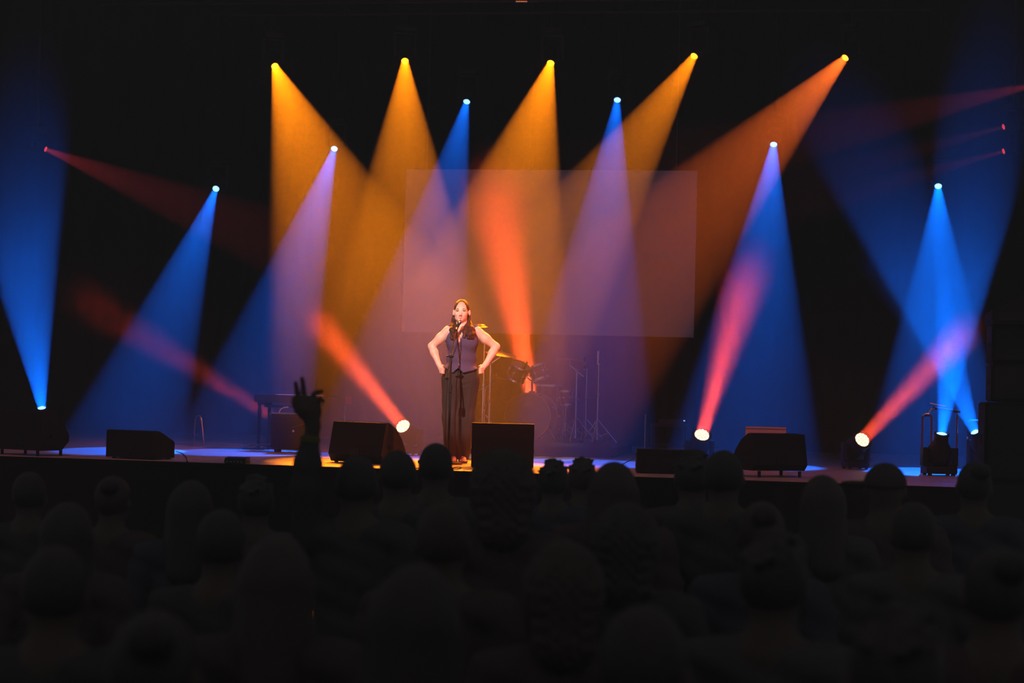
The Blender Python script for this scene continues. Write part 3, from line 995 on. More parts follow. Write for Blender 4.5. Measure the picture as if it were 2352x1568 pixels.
# ------------------------------------------------------------------ drum kit on its riser
RA, RB = at_z(958, 1010, 0.165), at_z(1407, 1019, 0.165)
ry0 = 2.6
ra, rb = at_y(958, 1010, ry0), at_y(1407, 1019, ry0)
rz = 0.165
riser = thing('drum_riser', 'low dark platform that carries the drum kit', 'platform', ((ra.x + rb.x) / 2, ry0 + 1.2, 0))
rw = (rb.x - ra.x) / 2
MB().box((-rw, -1.2, 0.12), (rw, 1.2, rz), bev=0.004).build('top', M['black'], riser)
MB().box((-rw + 0.01, -1.18, 0.01), (rw - 0.01, -1.16, 0.12)).build('front_panel', M['drape'], riser, smooth=0)
for sx in (-1, 1):
    MB().box((sx * (rw - 0.02) - 0.01, -1.16, 0.01), (sx * (rw - 0.02) + 0.01, 1.18, 0.12)).build('side_panel', M['drape'], riser, smooth=0)
    for sy in (-1.1, 0, 1.1):
        MB().cyl((sx * (rw - 0.08), sy, 0), (sx * (rw - 0.08), sy, 0.12), 0.025, 10).build('leg', M['steel'], riser)


def lugs(mb, o, axis, r, n, h0, h1):
    a = Vector(axis).normalized()
    u = a.orthogonal().normalized()
    w = a.cross(u)
    for q in range(n):
        g = 2 * math.pi * (q + 0.5) / n
        c = Vector(o) + (u * math.cos(g) + w * math.sin(g)) * (r + 0.008)
        mb.cyl(c + a * h0, c + a * h1, 0.0035, 6)
        m_ = c + a * ((h0 + h1) / 2)
        mb.ball(m_, 0.016, 8)
    return mb


def drum(name, label, loc, axis, r, depth, top_m, nl=6, group='drums of the kit', wood=False):
    """loc is the middle of the drum, axis points out of the struck face"""
    t = thing(name, label, 'drum', loc, 0, group)
    a = Vector(axis).normalized()
    o = -a * depth / 2
    MB().lathe([(r, 0), (r, depth), (r - 0.008, depth), (r - 0.008, 0.0)], a, o, 36, caps=False).build('shell', M['shell'], t)
    for hh_ in (0.0, depth):
        s_ = -1 if hh_ == 0 else 1
        MB().lathe([(r - 0.012, 0), (r - 0.004, s_ * 0.003), (0, s_ * 0.003)], a, o + a * (hh_ + s_ * 0.006), 36, caps=False).build('drum_head', top_m, t)
        lo = hh_ - 0.012 if s_ > 0 else hh_ - 0.02
        MB().lathe([(r + 0.002, 0), (r + 0.012, 0), (r + 0.012, 0.034 if wood else 0.026), (r + 0.001, 0.034 if wood else 0.026), (r + 0.002, 0)], a, o + a * lo, 36, caps=False).build('hoop', M['hoop'] if wood else M['chrome'], t)
    lugs(MB(), o, a, r, nl, 0.02, depth - 0.02).build('lugs', M['chrome'], t)['kind'] = 'stuff'
    return t


bc = at_y(1212.5, 953.5, 3.25)
rb_ = 54.5 * (bc - CAM).dot(fwd) / FPX - 0.012
bc.z = rz + rb_ + 0.022
bd_ax = Vector((-0.06, -1, 0)).normalized()
bass = drum('bass_drum', 'large bass drum facing the hall, dark front head with a badge', bc + bd_ax * -0.2, bd_ax, rb_, 0.42, M['head_dark'], 8, wood=True)
frontc = bd_ax * 0.225
bu = Vector((-bd_ax.y * -1, bd_ax.x * -1, 0)) * -1
bu = Vector((1, -0.06, 0)).normalized()


def on_head(x, z, out=0.003):
    return frontc + bu * x + Vector((0, 0, z)) + bd_ax * out


badge = MB()
oval = []
for q in range(20):
    g = 2 * math.pi * q / 20
    cx, cz = math.cos(g), math.sin(g)
    oval.append(on_head(0.012 + 0.046 * abs(cx) ** 0.6 * (1 if cx > 0 else -1) * (1.0 if cz < 0 else 0.86), 0.155 + 0.045 * abs(cz) ** 0.6 * (1 if cz > 0 else -1)))
badge.tube(oval, 0.0022, 5, closed=True)
badge.build('badge_outline', M['print'], bass)
for z_, wd in ((0.165, 0.030), (0.150, 0.042), (0.134, 0.040)):
    MB().box((-wd, -0.001, -0.004), (wd, 0.001, 0.004)).build('badge_line', M['print'], bass, smooth=0, loc=on_head(0.012, z_, 0.002))
port = MB().tube([on_head(-0.105 + 0.055 * math.cos(g), -0.165 + 0.055 * math.sin(g)) for g in [2 * math.pi * q / 24 for q in range(24)]], 0.005, 6, closed=True).build('port_ring', M['chrome'], bass)
for sx in (-1, 1):
    MB().tube([bu * (sx * rb_ * 0.86) + Vector((0, 0, -rb_ * 0.5)) + bd_ax * 0.1, bu * (sx * (rb_ + 0.08)) + Vector((0, 0, -rb_ - 0.022 + 0.012)) + bd_ax * 0.22], 0.009, 8).build('spur', M['chrome'], bass)
MB().box((-0.035, -0.035, rb_ - 0.002), (0.035, 0.035, rb_ + 0.03), bev=0.006).cyl((0, 0, rb_), (0, 0, rb_ + 0.17), 0.014, 12).build('tom_post', M['metal_black'], bass)
arms = MB()
for sx in (-1, 1):
    arms.tube([(0, 0, rb_ + 0.15), (sx * 0.06, -0.02, rb_ + 0.19)], 0.008, 8)
arms.build('tom_arm', M['chrome'], bass)

t1 = at_y(1191, 853, 3.22)
drum('rack_tom', 'black rack tom tilted over the left of the bass drum, small microphone on its rim', t1, (0.42, -0.30, 0.85), 0.112, 0.17, M['head_clear'])
t2 = at_y(1237, 856, 3.3)
drum('rack_tom', 'second rack tom, dim, over the right of the bass drum', t2, (-0.4, 0.1, 0.9), 0.098, 0.16, M['head_clear'])
sn = at_y(1300, 913, 3.75)
snare = drum('snare_drum', 'small dark red snare drum on a stand right of the bass drum', sn, (-0.08, -0.02, 1), 0.062 * 1.15, 0.16, M['head_clear'])
ft = at_y(1262, 880, 4.35)
fl_t = drum('floor_tom', 'floor tom behind the bass drum, only its lit edge showing', Vector((ft.x, ft.y, 0.66)), (0, 0, 1), 0.17, 0.38, M['head_clear'])
for q in range(3):
    g = 2 * math.pi * q / 3 + 0.3
    p = Vector((math.cos(g), math.sin(g), 0)) * 0.19
    MB().tube([(p.x, p.y, 0.1), (p.x, p.y, rz - 0.66 + 0.03), (p.x * 1.08, p.y * 1.08, rz - 0.66)], 0.006, 8).build('leg', M['chrome'], fl_t)


def tripod(t, h, spread, top, r=0.0095, up_from=0.0, rot0=0.4):
    """pole with three braced legs, in the thing's own coordinates"""
    MB().cyl((0, 0, 0.05), (0, 0, top * 0.6), r * 1.25, 10).build('lower_tube', M['chrome'], t)
    MB().cyl((0, 0, top * 0.58), (0, 0, top), r, 10).build('upper_tube', M['chrome'], t)
    MB().lathe([(r * 1.3, 0), (r * 2.2, 0.006), (r * 2.2, 0.04), (r * 1.3, 0.046)], (0, 0, 1), (0, 0, top * 0.58), 12).build('collar', M['steel'], t)
    for q in range(3):
        g = 2 * math.pi * q / 3 + rot0
        u = Vector((math.cos(g), math.sin(g), 0))
        lg = MB().tube([u * 0.012 + Vector((0, 0, h)), u * spread + Vector((0, 0, 0.012))], 0.007, 8).build('leg', M['chrome'], t)
        MB().tube([u * 0.012 + Vector((0, 0, h * 0.3)), u * (spread * 0.55) + Vector((0, 0, h * 0.47))], 0.005, 6).build('brace', M['chrome'], lg)
        MB().ball(u * spread + Vector((0, 0, 0.013)), 0.013, 8).build('foot', M['rubber'], lg)


tripod_sn = thing('snare_stand', 'chrome stand under the small snare drum', 'stand', (sn.x, sn.y, rz))
tripod(tripod_sn, 0.22, 0.2, sn.z - rz - 0.11, 0.009)
for q in range(3):
    g = 2 * math.pi * q / 3 + 0.9
    u = Vector((math.cos(g), math.sin(g), 0))
    MB().tube([(0, 0, sn.z - rz - 0.13), u * 0.07 + Vector((0, 0, sn.z - rz - 0.105)), u * 0.082 + Vector((0, 0, sn.z - rz - 0.06))], 0.005, 6).build('basket_arm', M['chrome'], tripod_sn)


def cymbal(name, label, px, py, y, r, tilt, stand_px, cup=0.02, metal='brass', rz=rz):
    """cymbal on its own tripod stand; the boom reaches from the pole to the cymbal"""
    c = at_y(px, py, y)
    base = at_y(stand_px, 980, y)
    t = thing(name, label, 'cymbal', (base.x, y, rz), 0, 'cymbals on stands')
    P = Vector((c.x - base.x, 0, c.z - rz))
    a = Vector(tilt).normalized()
    MB().lathe([(0.006, cup), (0.025, cup), (0.05, cup * 0.45), (r * 0.6, 0.002), (r, -0.012), (r, -0.0135), (r * 0.6, 0.0), (0.05, cup * 0.3), (0.006, cup - 0.003)], a, P, 40, caps=False).build('cymbal_plate', M[metal], t)
    MB().cyl(P + a * (cup - 0.05), P + a * (cup + 0.05), 0.005, 8).lathe([(0.012, cup + 0.005), (0.014, cup + 0.02), (0.008, cup + 0.03)], a, P, 10).build('wing_nut', M['steel'], t)
    topz = P.z - 0.12 if abs(P.x) > 0.03 else P.z - 0.04
    tripod(t, 0.3, 0.26, topz, 0.0105)
    if abs(P.x) > 0.03:
        d = (P + a * -0.05) - Vector((0, 0, topz))
        MB().tube([Vector((0, 0, topz)) - d * 0.9, Vector((0, 0, topz)), P - a * 0.04], 0.007, 8).build('boom', M['chrome'], t)
        MB().ball((0, 0, topz), 0.022, 10).build('boom_clutch', M['steel'], t)
    return t


cymbal('crash_cymbal', 'bright crash cymbal beside the singer at elbow height', 1151, 811, 1.7, 0.182, (0.16, -0.12, 1), 1123, rz=0.0)
cymbal('crash_cymbal', 'thin high cymbal edge gleaming over the shoulder of the singer', 1105, 748, 1.75, 0.08, (0.02, -0.12, 1), 1108, rz=0.0)
cymbal('ride_cymbal', 'dim tilted ride cymbal at the outer side of the kit', 1309, 829, 3.1, 0.205, (0.05, 0.24, 1), 1322, metal='cymbal_shaded')
hat = cymbal('hi_hat', 'hi-hat cymbals half hidden behind the rack tom on the singer side', 1140, 868, 3.5, 0.14, (0.05, -0.02, 1), 1112, metal='cymbal_shaded')
for i, (px, py, y, sx, h_, lab) in enumerate([(1207, 836, 3.1, 0, 0.0, 'short microphone clipped to the rim of the nearer rack tom'),
                                               (1245, 845, 3.24, 0, 0.0, 'short microphone clipped to the rim of the dim rack tom')]):
    p = at_y(px, py, y)
    t = thing('drum_microphone', lab, 'microphone', p)
    MB().cyl((-0.02, 0, -0.06), (0.022, 0, 0.03), 0.014, 10).build('body', M['metal_black'], t)
    MB().ball((-0.024, 0, -0.068), 0.017, 10).build('grille', M['steel'], t)
    MB().tube([(0.022, 0, 0.03), (0.0, 0.01, 0.045), (-0.03, 0.015, 0.02), (-0.045, 0.02, -0.05)], 0.003, 6).build('cable', M['rubber'], t)
    MB().box((-0.05, -0.01, -0.095), (-0.02, 0.03, -0.05), bev=0.004).build('rim_clamp', M['rubber'], t)


def mic_on_stand(label, px_foot, px_top, py_top, y, body_m, zb, tall=True):
    c = at_y(px_top, py_top, y)
    f = at_y(px_foot, 980, y)
    t = thing('overhead_microphone', label, 'microphone', (f.x, y, zb), 0, 'microphones over the kit')
    P = Vector((c.x - f.x, 0, c.z - zb))
    tripod(t, 0.28, 0.25, P.z - 0.14, 0.008)
    MB().tube([(0, 0, P.z - 0.14), (P.x * 0.5, 0, P.z - 0.12), P + Vector((0, 0, -0.145))], 0.006, 8).build('boom', M['metal_black'], t)
    MB().cyl(P + Vector((0, 0, -0.15)), P + Vector((0, 0, -0.03)), 0.0095, 12).build('body', body_m, t)
    MB().cyl(P + Vector((0, 0, -0.03)), P + Vector((0, 0, 0.0)), 0.013, 12).build('capsule', body_m, t)
    MB().cyl(P + Vector((0, 0, -0.16)), P + Vector((0, 0, -0.145)), 0.012, 12).build('connector', M['chrome'], t)
    return t


mic_on_stand('pale pencil microphone on a stand, shining blue beside the kit', 1372, 1374, 806, 2.75, M['white_plastic'], rz)
mic_on_stand('dark microphone on the thin stand between ride cymbal and blue microphone', 1345, 1343, 820, 3.5, M['metal_black'], rz)
st = thing('drum_throne', 'low round drum stool behind the bass drum', 'stool', (bc.x + 0.1, 4.3 + 0.02, rz))
st.location.x = bc.x - 0.32
MB().lathe([(0.0, 0.45), (0.17, 0.45), (0.18, 0.48), (0.16, 0.53), (0.0, 0.54)], (0, 0, 1), (0, 0, 0), 24, caps=False).build('seat', M['tolex'], st)
tripod(st, 0.25, 0.22, 0.455, 0.012)


# ------------------------------------------------------------------ floor monitors
def wedge(label, px, y, width, prof, turn, legs=0.0, group='floor monitors along the stage edge', slope=None):
    """seen from behind: profile runs from the back (y = 0) toward the band"""
    x = at_y(px, 1050, y).x
    t = thing('floor_monitor', label, 'monitor speaker', (x, y, 0), R(turn), group)
    w_ = width / 2
    pr = [(a_, z_ + legs) for a_, z_ in prof]
    MB().prism(pr, -w_, w_).build('cabinet', M['cab'], t, smooth=25)
    top = [p for p in pr]
    # grille on the band side
    k = len(prof)
    gi = [i for i in range(k) if prof[i][0] > 0.12 and prof[(i + 1) % k][0] > prof[i][0] - 0.02 and prof[(i + 1) % k][1] < prof[i][1]]
    gr = MB()
    for i in gi:
        p, q = Vector((0, *pr[i])), Vector((0, *pr[(i + 1) % k]))
        nrm = Vector((0, (p.z - q.z), (q.y - p.y))).normalized() * 0.006
        vs = []
        for xx in (-w_ + 0.02, w_ - 0.02):
            for z in (p, q):
                for nn in (0.001, 1):
                    vs.append(Vector((xx, z.y, z.z)) + nrm * nn)
        gr.add(vs, [(0, 1, 3, 2), (4, 6, 7, 5), (0, 4, 5, 1), (2, 3, 7, 6), (0, 2, 6, 4), (1, 5, 7, 3)])
    gr.build('grille', M['grille'], t, smooth=25)
    for s_ in (-1, 1):
        MB().box((s_ * w_ - 0.006, 0.13, 0.15 + legs), (s_ * w_ + 0.006, 0.25, 0.19 + legs), bev=0.005).build('handle', M['rubber'], t)
    MB().box((-0.06, -0.006, 0.08 + legs), (0.06, 0.002, 0.15 + legs), bev=0.002).build('connector_plate', M['metal_black'], t)
    for s_ in (-1, 1):
        if legs:
            for yy in (0.03, 0.36):
                MB().cyl((s_ * (w_ - 0.07), yy, 0), (s_ * (w_ - 0.07), yy, legs + 0.01), 0.016, 10).build('leg', M['metal_black'], t)
        else:
            for yy in (0.06, 0.36):
                MB().cyl((s_ * (w_ - 0.06), yy, 0), (s_ * (w_ - 0.06), yy, 0.012), 0.02, 10).build('foot', M['rubber'], t)
    return t


curved = [(0.05, 0.012), (0.0, 0.09), (0.075, 0.415), (0.14, 0.415), (0.26, 0.35), (0.36, 0.25), (0.43, 0.13), (0.46, 0.03), (0.44, 0.012)]
boxy = [(0.0, 0.012), (0.0, 0.28), (0.06, 0.285), (0.13, 0.275), (0.36, 0.18), (0.38, 0.16), (0.38, 0.012)]
tallw = [(0.0, 0.012), (0.0, 0.40), (0.12, 0.41), (0.30, 0.30), (0.40, 0.17), (0.40, 0.1), (0.30, 0.012)]
upr = [(0.0, 0.012), (0.0, 0.445), (0.10, 0.45), (0.34, 0.25), (0.40, 0.12), (0.40, 0.012)]
wedge('outermost floor monitor on short legs, in front of the upward blue beam', 40, -1.75, 0.62, tallw, -20, 0.045)
wedge('boxy floor monitor with a handle recess, on the keyboard side of the stage edge', 296, -1.7, 0.56, boxy, -15)
wedge('floor monitor with a rounded side, beside the raised hand', 814, -1.05, 0.66, curved, -22)
wedge('floor monitor with its plain square back, beside the feet of the singer', 1154, -1.15, 0.62, upr, 10)
wedge('low floor monitor box between the red floor lamp and the heads', 1537, -1.2, 0.63, [(0, 0.012), (0, 0.235), (0.08, 0.24), (0.3, 0.12), (0.3, 0.012)], 8)
wedge('floor monitor with curved cheek and short legs, in front of the pink-lit board', 1795, -1.15, 0.60, [(0.05, 0.012), (0.0, 0.07), (0.06, 0.365), (0.14, 0.37), (0.26, 0.31), (0.36, 0.21), (0.43, 0.10), (0.44, 0.03), (0.42, 0.012)], 34, 0.05)

# ------------------------------------------------------------------ band gear on the keyboard side
ay = 1.25
a0, a1 = at_y(619, 1037, ay), at_y(694, 948, ay)
az = at_y(650, 948, ay).z
amp = thing('guitar_amplifier', 'tall dark amplifier cabinet with a lit top edge, behind the raised hand', 'amplifier', ((a0.x + a1.x) / 2 + 0.07, ay, 0), R(4))
aw = (a1.x - a0.x) / 2 + 0.06
MB().box((-aw, 0, 0.035), (aw, 0.28, az), bev=0.015).build('cabinet', M['tolex'], amp)
MB().box((-aw + 0.03, -0.006, 0.06), (aw - 0.03, 0.0, az - 0.04), bev=0.004).build('back_panel', M['cab'], amp)
for s_ in (-1, 1):
    for yy in (0.05, 0.23):
        MB().cyl((s_ * (aw - 0.06), yy, 0), (s_ * (aw - 0.06), yy, 0.04), 0.022, 10).build('foot', M['rubber'], amp)
    MB().box((s_ * aw - 0.02, -0.004, az - 0.03), (s_ * aw + 0.004, 0.284, az + 0.004), bev=0.006).build('corner', M['steel'], amp)
MB().box((-aw + 0.01, -0.004, az - 0.012), (aw - 0.01, 0.012, az + 0.003), bev=0.003).build('top_highlight_strip', M['case_edge'], amp)  # bright strip added to catch the light as the lit top edge
MB().tube([(-aw + 0.06, 0.14, az), (-aw + 0.08, 0.14, az + 0.04), (-aw + 0.12, 0.14, az + 0.062), (-aw + 0.17, 0.14, az + 0.066)], 0.006, 8).build('handle', M['white_plastic'], amp)
MB().lathe([(0.014, 0), (0.014, 0.008), (0.007, 0.012), (0.0, 0.012)], (0, -1, 0), (0.02, -0.006, az * 0.55), 12).build('jack', M['chrome'], amp)
MB().tube([(0.0, -0.012, az * 0.64), (0.06, -0.02, az * 0.68), (0.15, -0.02, az * 0.74), (0.2, -0.01, az * 0.76)], 0.004, 6).build('cable', M['steel'], amp)

ky = 1.9
k0, k1 = at_y(583, 905, ky), at_y(700, 926, ky)
kb = thing('keyboard', 'dark stage keyboard seen from behind, left of the raised hand', 'keyboard', ((k0.x + k1.x) / 2 + 0.1, ky, k1.z))
kw = (k1.x - k0.x) / 2 + 0.1
kh = k0.z - k1.z
MB().box((-kw, 0, 0), (kw, 0.3, kh), bev=0.008).build('body', M['dark_plastic'], kb)
MB().box((-kw + 0.05, 0.12, kh - 0.004), (kw - 0.05, 0.29, kh + 0.006)).build('key_bed', M['white_plastic'], kb, smooth=0)
MB().box((-kw + 0.03, 0.02, kh), (-kw + 0.25, 0.08, kh + 0.01), bev=0.003).build('control_panel', M['steel'], kb)
ks = thing('keyboard_stand', 'four legged dark stand under the stage keyboard', 'stand', (kb.location.x, ky, 0))
for s_ in (-1, 1):
    for yy in (0.05, 0.26):
        dx = kw - 0.06 if yy < 0.1 else kw - 0.12
        MB().box((s_ * dx - 0.016, yy - 0.016, 0), (s_ * dx + 0.016, yy + 0.016, k1.z - 0.03), bev=0.003).build('leg', M['metal_black'], ks)
    MB().box((s_ * (kw - 0.09) - 0.05, 0.02, k1.z - 0.03), (s_ * (kw - 0.09) + 0.05, 0.29, k1.z), bev=0.004).build('bracket', M['metal_black'], ks)
MB().box((-kw + 0.09, 0.14, k1.z - 0.06), (kw - 0.09, 0.17, k1.z - 0.03)).build('crossbar', M['metal_black'], ks, smooth=0)

mp = at_y(800, 919, 3.5)
ms = thing('music_stand', 'thin stand with a small red square clipped on top, right of the raised hand', 'music stand', (at_y(792, 960, 3.5).x, 3.5, 0))
tripod(ms, 0.2, 0.2, mp.z + 0.02, 0.006)
MB().box((0.01, -0.014, mp.z - 0.045), (0.08, -0.002, mp.z + 0.045), bev=0.004).build('red_square', M['plastic_red'], ms)
MB().tube([(0, 0, mp.z + 0.02), (-0.25, 0, mp.z + 0.05)], 0.004, 6).build('arm', M['metal_black'], ms)

gx = at_y(455, 1020, 2.3)
gs = thing('guitar_stand', 'bent tube guitar stand standing alone on the blue lit floor', 'stand', (gx.x, 2.3, 0))
gz = at_y(455, 954, 2.3).z
MB().tube([(-0.055, 0, 0), (-0.048, 0, gz - 0.05), (-0.03, 0, gz - 0.01), (0.0, 0, gz), (0.02, 0, gz - 0.01), (0.034, 0, gz - 0.05), (0.07, 0.02, 0.0)], 0.007, 8).build('frame_tube', M['steel'], gs)
MB().tube([(0, 0.0, gz - 0.005), (0.0, 0.16, 0.22), (0.0, 0.24, 0.0)], 0.007, 8).build('rear_leg', M['steel'], gs)
MB().tube([(-0.05, 0.0, 0.12), (-0.06, -0.07, 0.1), (-0.06, -0.09, 0.14)], 0.006, 8).tube([(0.045, 0.01, 0.12), (0.06, -0.07, 0.1), (0.06, -0.09, 0.14)], 0.006, 8).build('cradle', M['rubber'], gs)

cp = at_z(592, 1033, 0)
cr_ = random.Random(3)
cbm = MB()
for q in range(7):
    pts = []
    ox, oy, rr = cr_.uniform(-0.12, 0.14), cr_.uniform(-0.06, 0.08), cr_.uniform(0.07, 0.15)
    for k in range(22):
        g = k / 21 * 2 * math.pi * cr_.uniform(0.96, 1.04) * 1.2
        pts.append((ox + rr * 1.3 * math.cos(g), oy + rr * math.sin(g), 0.008 + 0.006 * q + 0.03 * abs(math.sin(g * 1.5 + q)) * (q > 2)))
    cbm.tube(pts, 0.005, 6)
ct = thing('cable_coil', 'tangled heap of cables on the floor beside the amplifier', 'cable', cp)
cbm.build('cable', M['cable_grey'], ct)
MB().cyl((0.2, -0.02, 0.01), (0.26, -0.02, 0.014), 0.01, 8).build('plug', M['chrome'], ct)

# floor cables along the stage edge
for lab, pts in [('thin black cable curling away from the boxy floor monitor', [(404, 1036), (418, 1040), (428, 1050), (430, 1060)]),
                 ('black cable looped on the amber floor near the feet of the singer', [(1034, 1077), (1044, 1073), (1056, 1072), (1060, 1074), (1050, 1077), (1036, 1079)]),
                 ('black cable rising to the low floor monitor box', [(1426, 1068), (1440, 1060), (1455, 1053), (1466, 1050)])]:
    P = [at_z(px, py, 0.0045) for px, py in pts]
    t = thing('floor_cable', lab, 'cable', P[0], 0, 'cables on the stage floor')
    MB().tube([p - P[0] for p in P], 0.0045, 6).build('cable', M['rubber'], t)
    d = (P[-1] - P[-2]).normalized()
    MB().cyl(P[-1] - P[0] - d * 0.01, P[-1] - P[0] + d * 0.05, 0.009, 8).build('plug', M['metal_black'], t)
sb = at_z(545, 1064, 0)
t = thing('stage_box', 'small black stage box with a sloped top at the stage edge, keyboard side', 'stage box', sb, R(3))
MB().prism([(0, 0), (0, 0.03), (0.03, 0.05), (0.16, 0.06), (0.18, 0.05), (0.18, 0.0)], -0.13, 0.08).build('case', M['metal_black'], t, smooth=0)
for q in range(5):
    MB().cyl((-0.1 + 0.035 * q, -0.004, 0.016), (-0.1 + 0.035 * q, 0.004, 0.016), 0.009, 8).build('socket', M['steel'], t)
fm = at_z(964, 1076, 0)
t = thing('floor_microphone', 'little ball microphone on a short stand on the amber floor at the stage edge', 'microphone', fm)
fz = at_y(961, 1060, fm.y).z
MB().lathe([(0.05, 0), (0.05, 0.008), (0.01, 0.016)], (0, 0, 1), (0, 0, 0), 16).build('base', M['metal_black'], t)
MB().tube([(0, 0, 0.01), (0.012, 0, fz * 0.5), (0, 0, fz - 0.015)], 0.005, 6).build('stem', M['metal_black'], t)
MB().ball((0, 0, fz), 0.022, 12).build('capsule', M['metal_black'], t)

# ------------------------------------------------------------------ band gear on the other side
dy = 2.75
d0, d1 = at_y(1492, 962, dy), at_y(1580, 972, dy)
dz = at_y(1536, 974, dy).z
ds = thing('equipment_table', 'black folding table carrying the little mixer behind the red floor lamp', 'table', ((d0.x + d1.x) / 2, dy, 0))
dw = (d1.x - d0.x) / 2
MB().box((-dw, 0, dz - 0.03), (dw, 0.4, dz), bev=0.005).build('table_top', M['metal_black'], ds)
for s_ in (-1, 1):
    for yy in (0.03, 0.37):
        MB().cyl((s_ * (dw - 0.03), yy, 0), (s_ * (dw - 0.03), yy, dz - 0.03), 0.012, 8).build('leg', M['metal_black'], ds)
MB().box((-dw + 0.05, 0.18, 0.15), (dw - 0.05, 0.2, 0.19)).build('crossbar', M['metal_black'], ds, smooth=0)
mx_ = thing('mixer', 'small audio mixer with one blue light on the folding table', 'mixer', (ds.location.x + 0.03, dy + 0.06, dz))
MB().prism([(0, 0), (0, 0.055), (0.24, 0.03), (0.26, 0.0)], -0.16, 0.17).build('case', M['dark_plastic'], mx_, smooth=0)
for q in range(6):
    MB().cyl((-0.12 + 0.045 * q, 0.1, 0.04), (-0.12 + 0.045 * q, 0.1, 0.062), 0.008, 8).build('knob', M['steel'], mx_)
MB().box((0.14, -0.003, 0.04), (0.16, 0.004, 0.052)).build('light', M['led_blue'], mx_, smooth=0)
MB().box((-0.13, 0.15, 0.043), (0.05, 0.2, 0.052)).build('fader_strip', M['chrome'], mx_, smooth=0)
lp = at_y(1481, 960, dy)
t = thing('speaker_pole', 'thin upright pole beside the folding table', 'pole', (lp.x, dy + 0.1, 0))
MB().cyl((0, 0, 0.01), (0, 0, at_y(1481, 952, dy).z), 0.01, 8).build('tube', M['steel'], t)
MB().lathe([(0.12, 0), (0.12, 0.012), (0.03, 0.02)], (0, 0, 1), (0, 0, 0), 20).build('base', M['metal_black'], t)

py_ = 0.5
p0, p1 = at_y(1712, 979, py_), at_y(1806, 981, py_)
t = thing('board', 'pale board catching pink light behind the curved floor monitor', 'board', ((p0.x + p1.x) / 2, py_, 0))
pw = (p1.x - p0.x) / 2
pz = (p0.z + p1.z) / 2
MB().box((-pw, 0, 0.0), (pw, 0.03, pz), bev=0.003).build('sheet', M['board_pink_lit'], t)
MB().box((-pw, -0.012, pz - 0.02), (pw, 0.0, pz), bev=0.003).build('top_edge', M['board_pink_lit'], t)
MB().tube([(0, 0.03, pz * 0.8), (0, 0.2, 0.0)], 0.01, 8).build('rear_strut', M['steel'], t)

sy = 1.0
s0, s1 = at_y(2119, 956, sy), at_y(2140, 956, sy)
t = thing('frame_stand', 'upright rectangular tube frame stand behind the yoked floor lamp', 'stand', ((s0.x + s1.x) / 2, sy, 0))
sw = (s1.x - s0.x) / 2
for s_ in (-1, 1):
    MB().box((s_ * sw - 0.01, -0.01, 0), (s_ * sw + 0.01, 0.01, s0.z), bev=0.003).build('upright', M['hoop'], t)  # red-brown colour imitates red light on the tube
MB().box((-sw, -0.01, s0.z), (sw, 0.01, s0.z + 0.02), bev=0.003).build('top_bar', M['hoop'], t)  # red light painted in here too
xr = at_y(2198, 970, sy).x - t.location.x
MB().cyl((xr, 0.0, 0), (xr, 0.0, at_y(2198, 950, sy).z), 0.009, 8).build('upright', M['hoop'], t)  # same painted red light as the other uprights
MB().box((sw, 0.0, 0.05), (xr, 0.02, 0.08)).build('foot_bar', M['metal_black'], t, smooth=0)
q0, q1 = at_y(2136, 925, sy), at_y(2205, 944, sy)
kt = thing('small_keyboard', 'slim keyboard lying tilted on the tube frame, its edges shining blue', 'keyboard', (0, sy, 0))
MB().tube([at_y(2136, 926, sy + 0.02) - kt.location, at_y(2173, 933, sy + 0.02) - kt.location], 0.006, 8).build('back_rail', M['case_edge'], kt)
A0, A1 = at_y(2145, 936, sy) - kt.location, at_y(2206, 945, sy) - kt.location
dd = (A1 - A0)
rotk = Matrix.Rotation(-math.atan2(dd.z, dd.x), 3, 'Y')
mbk = MB().box((-dd.length / 2, -0.01, -0.02), (dd.length / 2, 0.26, 0.012), rotk, 0.004)
mbk.build('body', M['dark_plastic'], kt, loc=(A0 + A1) / 2)
MB().box((-dd.length / 2 + 0.01, -0.016, 0.006), (dd.length / 2 - 0.01, -0.009, 0.013), rotk).build('front_rail', M['case_edge'], kt, smooth=0, loc=(A0 + A1) / 2)
g0 = at_y(2132, 950, sy - 0.02) - kt.location
MB().tube([g0, at_y(2141, 939, sy - 0.02) - kt.location, at_y(2147, 937, sy - 0.02) - kt.location], 0.016, 8, taper=[0.008, 0.018, 0.006]).build('sheet_holder', M['case_edge'], kt)
MB().tube([at_y(2119, 954, sy - 0.03) - kt.location, at_y(2126, 950, sy - 0.03) - kt.location, at_y(2134, 950, sy - 0.03) - kt.location], 0.007, 8).build('support_hook', M['chrome'], kt)

cy = 1.9
c0_, c1_ = at_y(2222, 965, cy), at_y(2268, 965, cy)
t = thing('flight_case', 'dark flight case with a bright metal top edge beside the loudspeaker stack', 'flight case', ((c0_.x + c1_.x) / 2 + 0.1, cy, 0))
cw = (c1_.x - c0_.x) / 2 + 0.1
MB().box((-cw, 0, 0.08), (cw, 0.55, c0_.z - 0.01), bev=0.006).build('case', M['tolex'], t)
MB().box((-cw + 0.06, -0.008, c0_.z - 0.012), (cw + 0.004, 0.556, c0_.z + 0.004), bev=0.003).build('top_edge', M['case_edge'], t)
MB().box((-cw - 0.006, -0.008, 0.1), (-cw + 0.022, 0.02, c0_.z * 0.6), bev=0.003).build('side_edge', M['hoop'], t)
MB().ball((-cw + 0.005, -0.02, c0_.z * 0.66), 0.014, 10).build('corner_ball', M['chrome'], t)
MB().box((-0.02, -0.012, c0_.z * 0.30), (0.06, 0.0, c0_.z * 0.36), bev=0.004).build('latch', M['case_edge'], t)
